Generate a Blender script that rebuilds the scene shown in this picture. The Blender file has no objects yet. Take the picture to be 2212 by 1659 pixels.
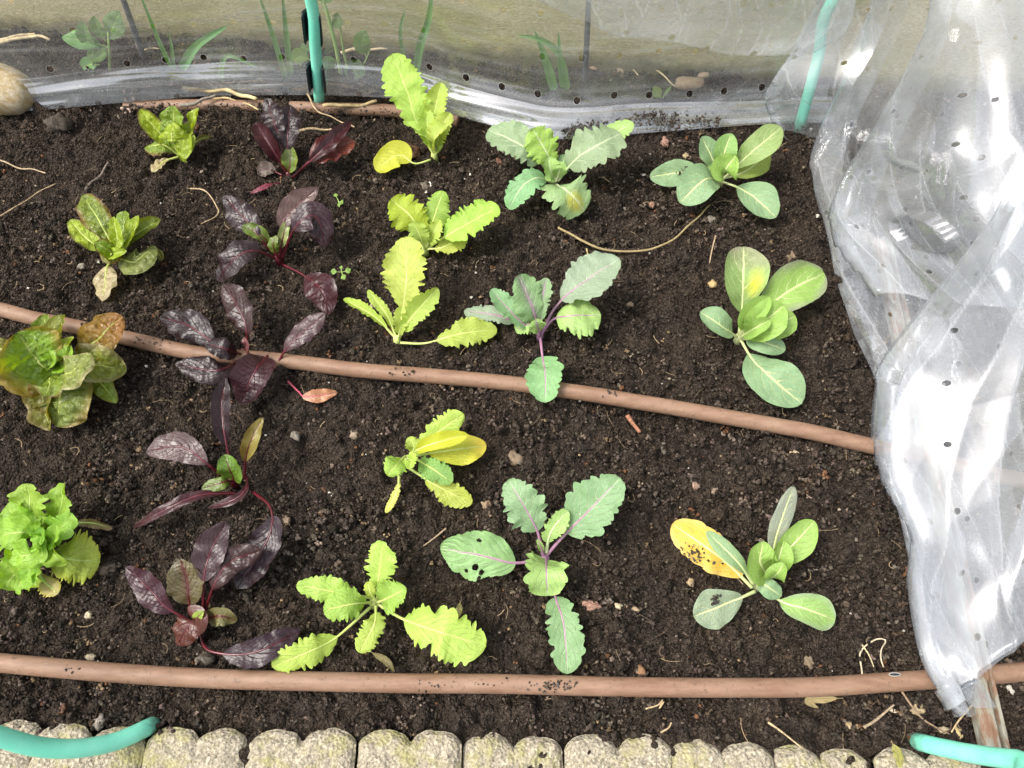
import bpy, math, random
import numpy as np
from mathutils import Vector

# ------------------------------------------------------------------ camera, sky, sun, exposure
SC = bpy.context.scene
FPX, CU, CV, CAMH, TILT = 1661.0, 1106.0, 829.5, 1.0, math.radians(30)
cam_d = bpy.data.cameras.new('camera'); cam = bpy.data.objects.new('camera', cam_d)
SC.collection.objects.link(cam); SC.camera = cam
cam.location = (0, 0, CAMH); cam.rotation_euler = (TILT, 0, 0)
cam_d.sensor_width = 36.0; cam_d.lens = 36.0*FPX/2212.0; cam_d.clip_start = 0.02; cam_d.clip_end = 200

SUN_EL, SUN_AZ = math.radians(60), math.radians(-105)
world = bpy.data.worlds.new('World'); SC.world = world; world.use_nodes = True
wn = world.node_tree
sky = wn.nodes.new('ShaderNodeTexSky'); sky.sky_type = 'NISHITA'; sky.sun_disc = False
sky.sun_elevation = SUN_EL; sky.sun_rotation = SUN_AZ; sky.dust_density = 5.0; sky.air_density = 1.0; sky.ozone_density = 1.0
hs = wn.nodes.new('ShaderNodeHueSaturation'); hs.inputs['Saturation'].default_value = 0.35
wn.links.new(sky.outputs[0], hs.inputs['Color'])
wn.links.new(hs.outputs[0], wn.nodes['Background'].inputs[0]); wn.nodes['Background'].inputs[1].default_value = 0.15
sun_d = bpy.data.lights.new('sun', 'SUN'); sun_d.energy = 1.35; sun_d.angle = math.radians(18); sun_d.color = (1.0, 0.94, 0.84)
sun = bpy.data.objects.new('sun', sun_d); SC.collection.objects.link(sun)
sdir = Vector((math.sin(SUN_AZ)*math.cos(SUN_EL), math.cos(SUN_AZ)*math.cos(SUN_EL), math.sin(SUN_EL)))
sun.rotation_euler = sdir.to_track_quat('Z', 'Y').to_euler(); sun.location = sdir*5
SC.view_settings.view_transform = 'Standard'; SC.view_settings.look = 'None'
SC.view_settings.exposure = 1.22; SC.view_settings.gamma = 1.0; SC.view_settings.use_curve_mapping = False
SC.render.engine = 'CYCLES'
SC.cycles.use_denoising = True; SC.cycles.transparent_max_bounces = 20; SC.cycles.max_bounces = 5
SC.cycles.diffuse_bounces = 3; SC.cycles.glossy_bounces = 2; SC.cycles.transmission_bounces = 3
SC.cycles.use_adaptive_sampling = True; SC.cycles.adaptive_threshold = 0.03
SC.cycles.caustics_reflective = False; SC.cycles.caustics_refractive = False

# ------------------------------------------------------------------ helpers
rng = np.random.default_rng(7); random.seed(7)
SI, CO = math.sin(TILT), math.cos(TILT)
def ray(u, v):
    x = (u-CU)/FPX; y = -(v-CV)/FPX
    return np.array([x, y*CO+SI, y*SI-CO])
def gz(u, v, z=0.0):            # point seen at (u, v) at height z above the bed
    d = ray(u, v); return np.array([0, 0, CAMH]) + d*((z-CAMH)/d[2])
def gY(u, v, Y):                # point seen at (u, v) on the upright plane y = Y
    d = ray(u, v); return np.array([0, 0, CAMH]) + d*(Y/d[1])
def mpp(p):                     # metres per picture unit at p
    return (p[1]*SI + (CAMH-p[2])*CO)/FPX

def hsh(ix, iy, seed):
    h = (ix.astype(np.int64)*374761393 + iy.astype(np.int64)*668265263 + seed*1442695041) & 0xFFFFFFFF
    h = ((h ^ (h >> 13))*1274126177) & 0xFFFFFFFF
    h = ((h ^ (h >> 16))*2246822519) & 0xFFFFFFFF
    return ((h ^ (h >> 15)) & 0xFFFFFF)/float(0xFFFFFF)
def vn(x, y, seed=0):
    x = np.asarray(x, float); y = np.asarray(y, float)
    ix = np.floor(x); iy = np.floor(y); fx = x-ix; fy = y-iy
    fx = fx*fx*(3-2*fx); fy = fy*fy*(3-2*fy)
    a = hsh(ix, iy, seed); b = hsh(ix+1, iy, seed); c = hsh(ix, iy+1, seed); d = hsh(ix+1, iy+1, seed)
    return (a*(1-fx)+b*fx)*(1-fy) + (c*(1-fx)+d*fx)*fy - 0.5
def worley(x, y, seed=0):
    x = np.asarray(x, float); y = np.asarray(y, float)
    ix = np.floor(x); iy = np.floor(y); best = np.full(x.shape, 9.0)
    for dx in (-1, 0, 1):
        for dy in (-1, 0, 1):
            px = ix+dx+hsh(ix+dx, iy+dy, seed); py = iy+dy+hsh(ix+dx, iy+dy, seed+77)
            best = np.minimum(best, np.hypot(px-x, py-y))
    return best
def caps(x, y, seed, lo=0.25, hi=0.85):
    x = np.asarray(x, float); y = np.asarray(y, float)
    ix = np.floor(x); iy = np.floor(y); best = np.zeros(x.shape)
    for dx in (-1, 0, 1):
        for dy in (-1, 0, 1):
            a = hsh(ix+dx, iy+dy, seed); b = hsh(ix+dx, iy+dy, seed+77); c = lo+(hi-lo)*hsh(ix+dx, iy+dy, seed+154)**2
            best = np.maximum(best, np.sqrt(np.maximum(c*c-(ix+dx+a-x)**2-(iy+dy+b-y)**2, 0)))
    return best
def soil_h(x, y):
    h = 0.020*vn(x*5, y*5, 1) + 0.014*vn(x*13, y*13, 2) + 0.010*vn(x*35, y*35, 3)
    return h - 0.004
def H(x, y): return float(soil_h(np.array([x]), np.array([y]))[0])

def link(o, parent=None):
    SC.collection.objects.link(o)
    if parent is not None: o.parent = parent
    return o
def mesh_obj(name, V, F, mat, parent=None, col=None, uv=None, smooth=True):
    V = np.ascontiguousarray(V, np.float32); me = bpy.data.meshes.new(name)
    if isinstance(F, np.ndarray):
        n, k = F.shape
        me.vertices.add(len(V)); me.vertices.foreach_set('co', V.ravel())
        me.loops.add(n*k); me.loops.foreach_set('vertex_index', np.ascontiguousarray(F, np.int32).ravel())
        me.polygons.add(n); me.polygons.foreach_set('loop_start', np.arange(0, n*k, k, dtype=np.int32))
        me.update(calc_edges=True)
    else:
        me.from_pydata([tuple(map(float, p)) for p in V], [], F); me.update()
    me.validate(verbose=False)
    me.polygons.foreach_set('use_smooth', np.full(len(me.polygons), smooth, dtype=bool))
    if col is not None:
        a = me.color_attributes.new('Col', 'FLOAT_COLOR', 'POINT')
        a.data.foreach_set('color', np.c_[col, np.ones(len(col))].astype(np.float32).ravel())
    if uv is not None:
        vi = np.empty(len(me.loops), np.int32); me.loops.foreach_get('vertex_index', vi)
        l = me.uv_layers.new(name='UVMap'); l.data.foreach_set('uv', np.asarray(uv, np.float32)[vi].ravel())
    me.materials.append(mat)
    return link(bpy.data.objects.new(name, me), parent)
def tag(o, label=None, cat=None, group=None, kind=None):
    if label: o['label'] = label
    if cat: o['category'] = cat
    if group: o['group'] = group
    if kind: o['kind'] = kind
    return o
def empty(name, loc):
    o = bpy.data.objects.new(name, None); o.location = loc; o.empty_display_size = 0.02
    return link(o)
def keep(o, root, top=None):      # geometry was made in world coordinates: move it under its thing
    from mathutils import Matrix
    o.data.transform(Matrix.Translation(-(top or root).location)); o.parent = root; return o
def grid_faces(nu, nv, off=0):
    i = np.arange(nu-1)[:, None]; j = np.arange(nv-1)[None, :]
    a = i*nv+j
    return np.stack([a, a+1, a+nv+1, a+nv], -1).reshape(-1, 4)+off
def spline(P, n):
    P = np.asarray(P, float)
    if len(P) == 2: P = np.array([P[0], P.mean(0), P[1]])
    Q = np.vstack([2*P[0]-P[1], P, 2*P[-1]-P[-2]]); out = []
    for k in range(len(P)-1):
        p0, p1, p2, p3 = Q[k:k+4]
        for t in np.linspace(0, 1, 24, endpoint=False):
            out.append(0.5*((2*p1)+(-p0+p2)*t+(2*p0-5*p1+4*p2-p3)*t*t+(-p0+3*p1-3*p2+p3)*t**3))
    out.append(P[-1]); out = np.array(out)
    s = np.r_[0, np.cumsum(np.linalg.norm(np.diff(out, axis=0), axis=1))]
    q = np.linspace(0, s[-1], n)
    return np.stack([np.interp(q, s, out[:, k]) for k in range(3)], 1)
def nrm(a): return a/np.maximum(np.linalg.norm(a, axis=-1, keepdims=True), 1e-9)
def tube_geo(C, R, ns=8, ref=(0, -0.3, 1), cap=True):
    C = np.asarray(C, float); n = len(C); R = np.broadcast_to(np.asarray(R, float), (n,))
    T = nrm(np.gradient(C, axis=0)); N = np.asarray(ref, float)-T*(T@np.asarray(ref, float))[:, None]; N = nrm(N); B = np.cross(T, N)
    a = np.linspace(0, 2*np.pi, ns, endpoint=False)
    V = C[:, None]+R[:, None, None]*(np.cos(a)[None, :, None]*B[:, None]+np.sin(a)[None, :, None]*N[:, None])
    F = []
    for i in range(n-1):
        for j in range(ns):
            k = (j+1) % ns; F.append((i*ns+j, i*ns+k, (i+1)*ns+k, (i+1)*ns+j))
    V = V.reshape(-1, 3)
    if cap: F.append(tuple(range(ns))[::-1]); F.append(tuple(range((n-1)*ns, n*ns)))
    return V, F

# ------------------------------------------------------------------ node helpers and materials
class NT:
    def __init__(s, name):
        s.m = bpy.data.materials.new(name); s.m.use_nodes = True; s.t = s.m.node_tree
        s.t.nodes.clear(); s.out = s.t.nodes.new('ShaderNodeOutputMaterial')
    def n(s, typ, props=None, **inp):
        nd = s.t.nodes.new('ShaderNode'+typ)
        for k, v in (props or {}).items(): setattr(nd, k, v)
        for k, v in inp.items():
            key = int(k[1:]) if k[0] == 'i' and k[1:].isdigit() else k.replace('_', ' ')
            s.set(nd.inputs[key], v)
        return nd
    def set(s, sock, v):
        if hasattr(v, 'is_output'): s.t.links.new(v, sock)
        elif hasattr(v, 'outputs'): s.t.links.new(v.outputs[0], sock)
        else:
            if isinstance(v, (tuple, list)) and len(v) == 3 and sock.type == 'RGBA': v = (*v, 1)
            sock.default_value = v
    def math(s, op, a, b=0.0, c=0.0, clamp=False):
        return s.n('Math', {'operation': op, 'use_clamp': clamp}, i0=a, i1=b, i2=c).outputs[0]
    def mix(s, f, a, b, mode='MIX'):
        nd = s.t.nodes.new('ShaderNodeMix'); nd.data_type = 'RGBA'; nd.blend_type = mode
        s.set(nd.inputs[0], f); s.set(nd.inputs[6], a); s.set(nd.inputs[7], b); return nd.outputs[2]
    def ramp(s, f, *stops):
        nd = s.t.nodes.new('ShaderNodeValToRGB'); e = nd.color_ramp.elements
        while len(e) > 1: e.remove(e[-1])
        for k, (p, c) in enumerate(stops):
            el = e[0] if k == 0 else e.new(p)
            el.position = p; el.color = (*c, 1) if isinstance(c, (tuple, list)) else (c, c, c, 1)
        s.set(nd.inputs[0], f); return nd.outputs[0]
    def noise(s, scale, detail=4, rough=0.6, vec=None, w=None):
        nd = s.n('TexNoise', None, Scale=scale, Detail=detail, Roughness=rough)
        if vec is not None: s.set(nd.inputs['Vector'], vec)
        return nd
    def done(s, sh): s.t.links.new(sh.outputs[0] if hasattr(sh, 'outputs') else sh, s.out.inputs['Surface']); return s.m
    def geo(s): return s.n('NewGeometry').outputs['Position']
    def bump(s, h, dist, strength=1.0): return s.n('Bump', None, Height=h, Distance=dist, Strength=strength)

def leaf_mat(name, vein, veins=7, slope=0.35, vstr=0.6, rough=0.45, trans=0.35, tcol=(1.25, 1.2, 0.45), quilt=0.0006, spec=0.4, mott=0.25, ret=0.25, pucker=0.0):
    quilt *= 1.7
    g = NT(name)
    uv = g.n('UVMap'); sp = g.n('SeparateXYZ', None, Vector=uv.outputs[0]); U, W = sp.outputs[0], sp.outputs[1]
    P = g.geo(); nz = g.noise(60, 3, 0.6, P)
    V = g.math('SUBTRACT', g.math('MULTIPLY', W, 2.0), 1.0); aV = g.math('ABSOLUTE', V)
    side = g.math('MULTIPLY', g.math('GREATER_THAN', V, 0.0), 0.45)
    q = g.math('MULTIPLY', g.math('SUBTRACT', U, g.math('MULTIPLY', g.math('POWER', aV, 1.25), slope)), float(veins))
    q = g.math('ADD', g.math('ADD', q, side), g.math('MULTIPLY', g.math('SUBTRACT', nz.outputs[0], 0.5), 1.1))
    d = g.math('MULTIPLY', g.math('ABSOLUTE', g.math('SUBTRACT', g.math('FRACT', q), 0.5)), 2.0)
    wid = g.math('MULTIPLY_ADD', aV, -0.12, 0.17)
    vm = g.math('SUBTRACT', 1.0, g.math('DIVIDE', d, wid), clamp=True)
    mid = g.math('SUBTRACT', 1.0, g.math('DIVIDE', aV, 0.06), clamp=True)
    vor = g.n('TexVoronoi', {'feature': 'DISTANCE_TO_EDGE'}, Vector=P, Scale=260.0)
    rm = g.math('MULTIPLY', g.math('SUBTRACT', 1.0, g.math('DIVIDE', vor.outputs[0], 0.09), clamp=True), ret)
    allv = g.math('MAXIMUM', g.math('MAXIMUM', vm, mid), rm)
    col = g.n('Attribute', {'attribute_name': 'Col'}).outputs['Color']
    n2 = g.noise(38, 5, 0.65, P)
    col = g.mix(g.math('MULTIPLY', n2.outputs[0], 1.0), g.mix(1.0, col, (1-mott, 1-mott, 1-mott), 'MULTIPLY'), g.mix(1.0, col, (1+mott, 1+mott, 1+mott), 'MULTIPLY'))
    colv = g.mix(g.math('MULTIPLY', allv, vstr), col, vein)
    hgt = g.math('ADD', g.math('MULTIPLY', allv, -1.0), g.math('MULTIPLY', g.noise(220, 3, 0.6, P).outputs[0], 0.8))
    b = g.bump(hgt, quilt, 0.8)
    if pucker:
        pv = g.n('TexVoronoi', {'feature': 'SMOOTH_F1'}, Vector=P, Scale=95.0)
        b = g.n('Bump', None, Height=g.math('MULTIPLY', pv.outputs[0], -1.0), Distance=pucker, Strength=1.0, Normal=b)
    rn = g.math('MULTIPLY_ADD', n2.outputs[0], 0.25, rough-0.12)
    pr = g.n('BsdfPrincipled', None, Base_Color=colv, Roughness=rn, Normal=b)
    pr.inputs['Specular IOR Level'].default_value = spec
    tr = g.n('BsdfTranslucent', None, Color=g.mix(1.0, colv, tcol, 'MULTIPLY'), Normal=b)
    return g.done(g.n('MixShader', None, i0=trans, i1=pr, i2=tr))

def plain_mat(name, c, rough=0.5, c2=None, scale=60, bump=0.0, bscale=300, spec=0.4, stretch=None, trans=0.0):
    g = NT(name); P = g.geo()
    if stretch: P = g.n('VectorMath', {'operation': 'MULTIPLY'}, i0=P, i1=stretch).outputs[0]
    nz = g.noise(scale, 5, 0.6, P)
    col = g.ramp(nz.outputs[0], (0.3, c), (0.7, c2 or tuple(x*1.25 for x in c)))
    pr = g.n('BsdfPrincipled', None, Base_Color=col, Roughness=rough); pr.inputs['Specular IOR Level'].default_value = spec
    if bump: g.set(pr.inputs['Normal'], g.bump(g.noise(bscale, 5, 0.7, P).outputs[0], bump))
    if trans:
        return g.done(g.n('MixShader', None, i0=trans, i1=pr, i2=g.n('BsdfTranslucent', None, Color=col)))
    return g.done(pr)

def attr_mat(name, rough=0.85, bump=0.0012, bscale=500, spec=0.25, mott=0.5):
    g = NT(name); P = g.geo(); col = g.n('Attribute', {'attribute_name': 'Col'}).outputs['Color']
    nz = g.noise(bscale*0.6, 4, 0.7, P)
    col = g.mix(nz.outputs[0], g.mix(1.0, col, (1-mott,)*3, 'MULTIPLY'), g.mix(1.0, col, (1+mott,)*3, 'MULTIPLY'))
    pr = g.n('BsdfPrincipled', None, Base_Color=col, Roughness=rough, Normal=g.bump(g.noise(bscale, 4, 0.7, P).outputs[0], bump))
    pr.inputs['Specular IOR Level'].default_value = spec
    return g.done(pr)

def soil_mat():
    g = NT('soil'); P = g.geo()
    n1 = g.noise(14, 5, 0.65, P); n2 = g.noise(190, 3, 0.75, P)
    vo = g.n('TexVoronoi', None, Vector=P, Scale=420.0); vo2 = g.n('TexVoronoi', None, Vector=P, Scale=230.0)
    c = g.ramp(n2.outputs[0], (0.30, (0.020, 0.0156, 0.0122)), (0.52, (0.049, 0.0385, 0.0305)), (0.75, (0.118, 0.095, 0.076)))
    c = g.mix(1.0, c, g.ramp(n1.outputs[0], (0.3, (0.75, 0.75, 0.78)), (0.7, (1.3, 1.22, 1.12))), 'MULTIPLY')
    h = g.math('ADD', g.math('MULTIPLY', vo.outputs[0], -0.5), g.math('ADD', g.math('MULTIPLY', vo2.outputs[0], -1.0), g.math('MULTIPLY', n2.outputs[0], 0.8)))
    pr = g.n('BsdfPrincipled', None, Base_Color=c, Roughness=0.9, Normal=g.bump(h, 0.008, 1.0)); pr.inputs['Specular IOR Level'].default_value = 0.1
    return g.done(pr)

def film_mat(name, haze=0.2, gloss=1.0, tint=(0.93, 0.95, 0.97), holes=0.080, hole_r=0.070, var=0.2, rough=0.12, white=(0.80, 0.82, 0.84)):
    g = NT(name); P = g.geo(); uv = g.n('UVMap').outputs[0]
    n1 = g.noise(6, 3, 0.6, P); n2 = g.noise(45, 2, 0.65, P)
    hz = g.math('ADD', haze, g.math('ADD', g.math('MULTIPLY', g.math('SUBTRACT', n1.outputs[0], 0.5), var*2), g.math('MULTIPLY', g.math('SUBTRACT', n2.outputs[0], 0.5), var*0.7)), clamp=True)
    fr = g.math('MULTIPLY_ADD', g.math('POWER', g.n('LayerWeight', None, Blend=0.5).outputs['Facing'], 3.5), 0.5, 0.07)
    vo = g.n('TexVoronoi', {'voronoi_dimensions': '2D'}, Vector=uv, Scale=1.0/holes, Randomness=0.12).outputs[0]
    dd = vo
    hole = g.math('LESS_THAN', dd, hole_r)
    ring = g.math('SUBTRACT', 1.0, g.math('DIVIDE', g.math('ABSOLUTE', g.math('SUBTRACT', dd, hole_r+0.012)), 0.014), clamp=True)
    hz = g.math('MAXIMUM', hz, g.math('MULTIPLY', ring, 0.4))
    cr = g.math('MULTIPLY', g.n('Attribute', {'attribute_name': 'Col'}).outputs['Fac'], 0.20)  # creases whitened in the haze, also standing in for light their edges catch
    hz = g.math('ADD', hz, cr, clamp=True)
    diff = g.n('MixShader', None, i0=0.5, i1=g.n('BsdfDiffuse', None, Color=white), i2=g.n('BsdfTranslucent', None, Color=white))
    body = g.n('MixShader', None, i0=hz, i1=g.n('BsdfTransparent', None, Color=tint), i2=diff)
    gl = g.n('BsdfGlossy', None, Color=(1, 1, 1), Roughness=rough)
    sh = g.n('MixShader', None, i0=g.math('MULTIPLY', fr, gloss, clamp=True), i1=body, i2=gl)
    return g.done(g.n('MixShader', None, i0=hole, i1=sh, i2=g.n('BsdfTransparent')))

def concrete_mat(name, base, moss, grain=330):
    g = NT(name); P = g.geo()
    n1 = g.noise(grain, 3, 0.8, P); n2 = g.noise(16, 4, 0.6, P); n3 = g.noise(70, 5, 0.7, P)
    vo = g.n('TexVoronoi', None, Vector=P, Scale=grain*0.9)
    c = g.ramp(n1.outputs[0], (0.3, tuple(x*0.45 for x in base)), (0.5, base), (0.68, tuple(min(1, x*1.7) for x in base)))
    c = g.mix(0.45, c, g.mix(1.0, c, g.mix(0.8, (0.6, 0.6, 0.6), g.n('RGBToBW', None, Color=vo.outputs['Color']).outputs[0]), 'MULTIPLY'))
    mm = g.ramp(g.math('MULTIPLY_ADD', n3.outputs[0], 0.6, g.math('MULTIPLY', n2.outputs[0], 0.6)), (0.58, 0.0), (0.72, 0.75))
    c = g.mix(mm, c, moss)
    dk = g.ramp(g.noise(40, 6, 0.7, P).outputs[0], (0.62, 0.0), (0.72, 0.8))
    c = g.mix(dk, c, (0.07, 0.055, 0.04))
    pr = g.n('BsdfPrincipled', None, Base_Color=c, Roughness=0.95, Normal=g.bump(g.math('ADD', n1.outputs[0], vo.outputs[0]), 0.0025))
    pr.inputs['Specular IOR Level'].default_value = 0.15
    return g.done(pr)

def hose_mat():
    g = NT('brown_hose'); P = g.geo()
    ps = g.n('VectorMath', {'operation': 'MULTIPLY'}, i0=P, i1=(1.0, 5.0, 5.0)).outputs[0]
    n1 = g.noise(30, 5, 0.6, ps); n2 = g.noise(160, 5, 0.75, P)
    c = g.ramp(n1.outputs[0], (0.3, (0.15, 0.082, 0.050)), (0.7, (0.235, 0.142, 0.092)))
    c = g.mix(g.ramp(g.noise(9, 4, 0.65, P).outputs[0], (0.42, 0.0), (0.70, 0.55)), c, (0.25, 0.165, 0.112))
    c = g.mix(g.ramp(n2.outputs[0], (0.58, 0.0), (0.68, 0.8)), c, (0.055, 0.036, 0.024))
    c = g.mix(g.ramp(g.noise(420, 2, 0.6, P).outputs[0], (0.68, 0.0), (0.76, 0.6)), c, (0.42, 0.31, 0.24))
    pr = g.n('BsdfPrincipled', None, Base_Color=c, Roughness=0.55, Normal=g.bump(n2.outputs[0], 0.0006)); pr.inputs['Specular IOR Level'].default_value = 0.35
    return g.done(pr)

def tube_mat():
    g = NT('green_tube'); P = g.geo(); n1 = g.noise(25, 4, 0.6, P); n2 = g.noise(140, 4, 0.7, P)
    c = g.ramp(n1.outputs[0], (0.35, (0.16, 0.60, 0.43)), (0.65, (0.22, 0.67, 0.50)))
    c = g.mix(g.ramp(n2.outputs[0], (0.62, 0.0), (0.70, 0.45)), c, (0.12, 0.22, 0.15))
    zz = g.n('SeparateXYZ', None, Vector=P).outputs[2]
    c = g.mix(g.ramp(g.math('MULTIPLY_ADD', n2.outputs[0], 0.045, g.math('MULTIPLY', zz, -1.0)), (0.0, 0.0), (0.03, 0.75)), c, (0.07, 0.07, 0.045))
    pr = g.n('BsdfPrincipled', None, Base_Color=c, Roughness=g.math('MULTIPLY_ADD', n1.outputs[0], 0.3, 0.28), Normal=g.bump(n2.outputs[0], 0.0003)); return g.done(pr)

def wall_mat():
    g = NT('rough_wall'); P = g.geo()
    ps = g.n('VectorMath', {'operation': 'MULTIPLY'}, i0=P, i1=(1.0, 1.0, 2.4)).outputs[0]
    n1 = g.noise(150, 5, 0.75, ps); n2 = g.noise(5, 4, 0.6, P); n3 = g.noise(22, 5, 0.6, ps)
    c = g.ramp(n1.outputs[0], (0.3, (0.33, 0.275, 0.145)), (0.52, (0.58, 0.50, 0.29)), (0.72, (0.80, 0.73, 0.52)))
    c = g.mix(g.ramp(g.math('MULTIPLY_ADD', n3.outputs[0], 0.5, g.math('MULTIPLY', n2.outputs[0], 0.6)), (0.5, 0.0), (0.68, 0.6)), c, (0.35, 0.36, 0.12))
    zz = g.n('SeparateXYZ', None, Vector=P).outputs[2]
    st = g.math('MULTIPLY_ADD', g.noise(18, 5, 0.7, P).outputs[0], 0.07, g.math('MULTIPLY', zz, -1.0))
    c = g.mix(g.ramp(st, (0.0, 0.0), (0.03, 0.8)), c, (0.10, 0.085, 0.045))
    pr = g.n('BsdfPrincipled', None, Base_Color=c, Roughness=0.95, Normal=g.bump(n1.outputs[0], 0.004)); pr.inputs['Specular IOR Level'].default_value = 0.1
    return g.done(pr)

def bar_mat():
    g = NT('rusty_bar'); P = g.geo()
    ps = g.n('VectorMath', {'operation': 'MULTIPLY'}, i0=P, i1=(1.0, 0.25, 1.0)).outputs[0]
    n1 = g.noise(90, 5, 0.7, ps); n2 = g.noise(300, 4, 0.7, P)
    c = g.ramp(n1.outputs[0], (0.30, (0.12, 0.055, 0.028)), (0.44, (0.17, 0.10, 0.06)), (0.52, (0.20, 0.19, 0.145)), (0.62, (0.25, 0.245, 0.20)), (0.72, (0.5, 0.48, 0.45)))
    c = g.mix(g.ramp(n2.outputs[0], (0.6, 0.0), (0.7, 0.6)), c, (0.09, 0.04, 0.02))
    pr = g.n('BsdfPrincipled', None, Base_Color=c, Roughness=0.7, Normal=g.bump(n1.outputs[0], 0.001))
    return g.done(pr)

M_SOIL = soil_mat(); M_CRUMB = attr_mat('soil_crumb', 0.95, 0.0025, 650, 0.08, 0.6); M_LITTER = attr_mat('litter', 0.7, 0.0006, 500)
M_STONE = attr_mat('stone', 0.7, 0.0012, 420, 0.3, 0.6)
M_HOSE = hose_mat(); M_TUBE = tube_mat()
M_BLACK = plain_mat('black_clip', (0.012, 0.016, 0.020), 0.35, spec=0.5)
M_WALL = wall_mat(); M_BAR = bar_mat(); M_CONC = concrete_mat('edging_concrete', (0.37, 0.325, 0.245), (0.30, 0.28, 0.11), 260)
M_CANE = plain_mat('dark_cane', (0.045, 0.048, 0.055), 0.5, (0.08, 0.085, 0.095))
M_GROUND = plain_mat('ground', (0.05, 0.042, 0.032), 0.95, (0.09, 0.075, 0.055), 30, 0.004, 120)
M_FILM = film_mat('back_film', 0.12, 1.2, var=0.14, holes=0.070, hole_r=0.085); M_HEM = film_mat('hem_film', 0.11, 2.6, var=0.24, rough=0.07, hole_r=0.0)
M_HANG = film_mat('hanging_film', 0.24, 1.2, var=0.15)
M_BUNCH = film_mat('bunched_film', 0.21, 1.15, var=0.17, holes=0.080, hole_r=0.050, rough=0.12, white=(0.66, 0.68, 0.71))

LM = {
 'mustard': leaf_mat('mustard_leaf', (0.62, 0.72, 0.22), 8, 0.45, 0.55, 0.5, 0.38, (1.3, 1.2, 0.35)),
 'kohl':    leaf_mat('kohlrabi_leaf', (0.52, 0.60, 0.42), 6, 0.5, 0.7, 0.5, 0.25, (1.2, 1.25, 0.4), mott=0.15),
 'cabbage': leaf_mat('cabbage_leaf', (0.62, 0.66, 0.34), 6, 0.5, 0.85, 0.5, 0.28, (1.25, 1.25, 0.35), mott=0.15),
 'beet':    leaf_mat('beet_leaf', (0.045, 0.006, 0.008), 7, 0.5, 0.55, 0.33, 0.08, (3.0, 0.6, 0.5), 0.0007, 0.42, 0.35, 0.0),
 'lettuce': leaf_mat('lettuce_leaf', (0.55, 0.58, 0.20), 7, 0.6, 0.30, 0.28, 0.38, (1.3, 1.2, 0.25), 0.0010, 0.6, 0.3, 0.25, 0.007),
 'frilly':  leaf_mat('frilly_leaf', (0.52, 0.68, 0.20), 7, 0.6, 0.35, 0.42, 0.42, (1.25, 1.25, 0.3), 0.0008, 0.5, 0.2, 0.3, 0.003),
 'bean':    leaf_mat('bean_leaf', (0.45, 0.55, 0.28), 6, 0.4, 0.4, 0.5, 0.30),
 'blade':   leaf_mat('blade_leaf', (0.35, 0.48, 0.18), 1, 0.0, 0.2, 0.45, 0.30, ret=0.0),
}
RIB = {
 'mustard': plain_mat('mustard_rib', (0.50, 0.60, 0.16), 0.45, (0.62, 0.70, 0.25), trans=0.2),
 'kohl': plain_mat('purple_rib', (0.26, 0.13, 0.20), 0.45, (0.36, 0.20, 0.29)),
 'kohl_pale': plain_mat('pale_green_rib', (0.46, 0.56, 0.30), 0.45, (0.55, 0.62, 0.36), trans=0.15),
 'cabbage': plain_mat('cabbage_rib', (0.50, 0.58, 0.24), 0.45, (0.60, 0.64, 0.34), trans=0.15),
 'beet': plain_mat('beet_rib', (0.055, 0.0045, 0.008), 0.3, (0.10, 0.009, 0.016), spec=0.6),
 'lettuce': plain_mat('lettuce_rib', (0.42, 0.50, 0.10), 0.4, (0.55, 0.60, 0.20), trans=0.25),
 'frilly': plain_mat('frilly_rib', (0.45, 0.60, 0.14), 0.4, (0.55, 0.68, 0.22), trans=0.25),
 'bean': plain_mat('bean_rib', (0.32, 0.44, 0.14), 0.5), 'blade': plain_mat('blade_rib', (0.2, 0.34, 0.1), 0.5),
}
SHAPE = {   # p, q of the outline, petiole share, tooth size, tooth count, ruffle, fold, rib radius (m)
 'mustard': (1.15, 0.50, 0.20, 0.34, 13, 0.17, 0.15, 0.0019),
 'kohl':    (1.05, 0.46, 0.26, 0.32, 10, 0.12, 0.12, 0.0022),
 'cabbage': (1.25, 0.55, 0.20, 0.015, 8, 0.06, 0.22, 0.0022),
 'beet':    (1.00, 0.62, 0.26, 0.07, 10, 0.17, 0.22, 0.0021),
 'lettuce': (1.20, 0.55, 0.10, 0.03, 6, 0.24, 0.42, 0.0022),
 'frilly':  (1.30, 0.45, 0.08, 0.36, 15, 0.42, 0.32, 0.0022),
 'bean':    (0.95, 0.75, 0.12, 0.0, 5, 0.04, 0.20, 0.0010),
 'blade':   (0.45, 0.45, 0.0, 0.0, 5, 0.02, 0.45, 0.0004),
}
COLS = {
 'mustard': (0.40, 0.56, 0.10), 'kohl': (0.20, 0.335, 0.15), 'cabbage': (0.22, 0.36, 0.11), 'beet': (0.013, 0.0042, 0.0050),
 'lettuce': (0.20, 0.275, 0.026), 'frilly': (0.32, 0.52, 0.06), 'bean': (0.17, 0.30, 0.10), 'blade': (0.16, 0.32, 0.10),
}

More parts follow.
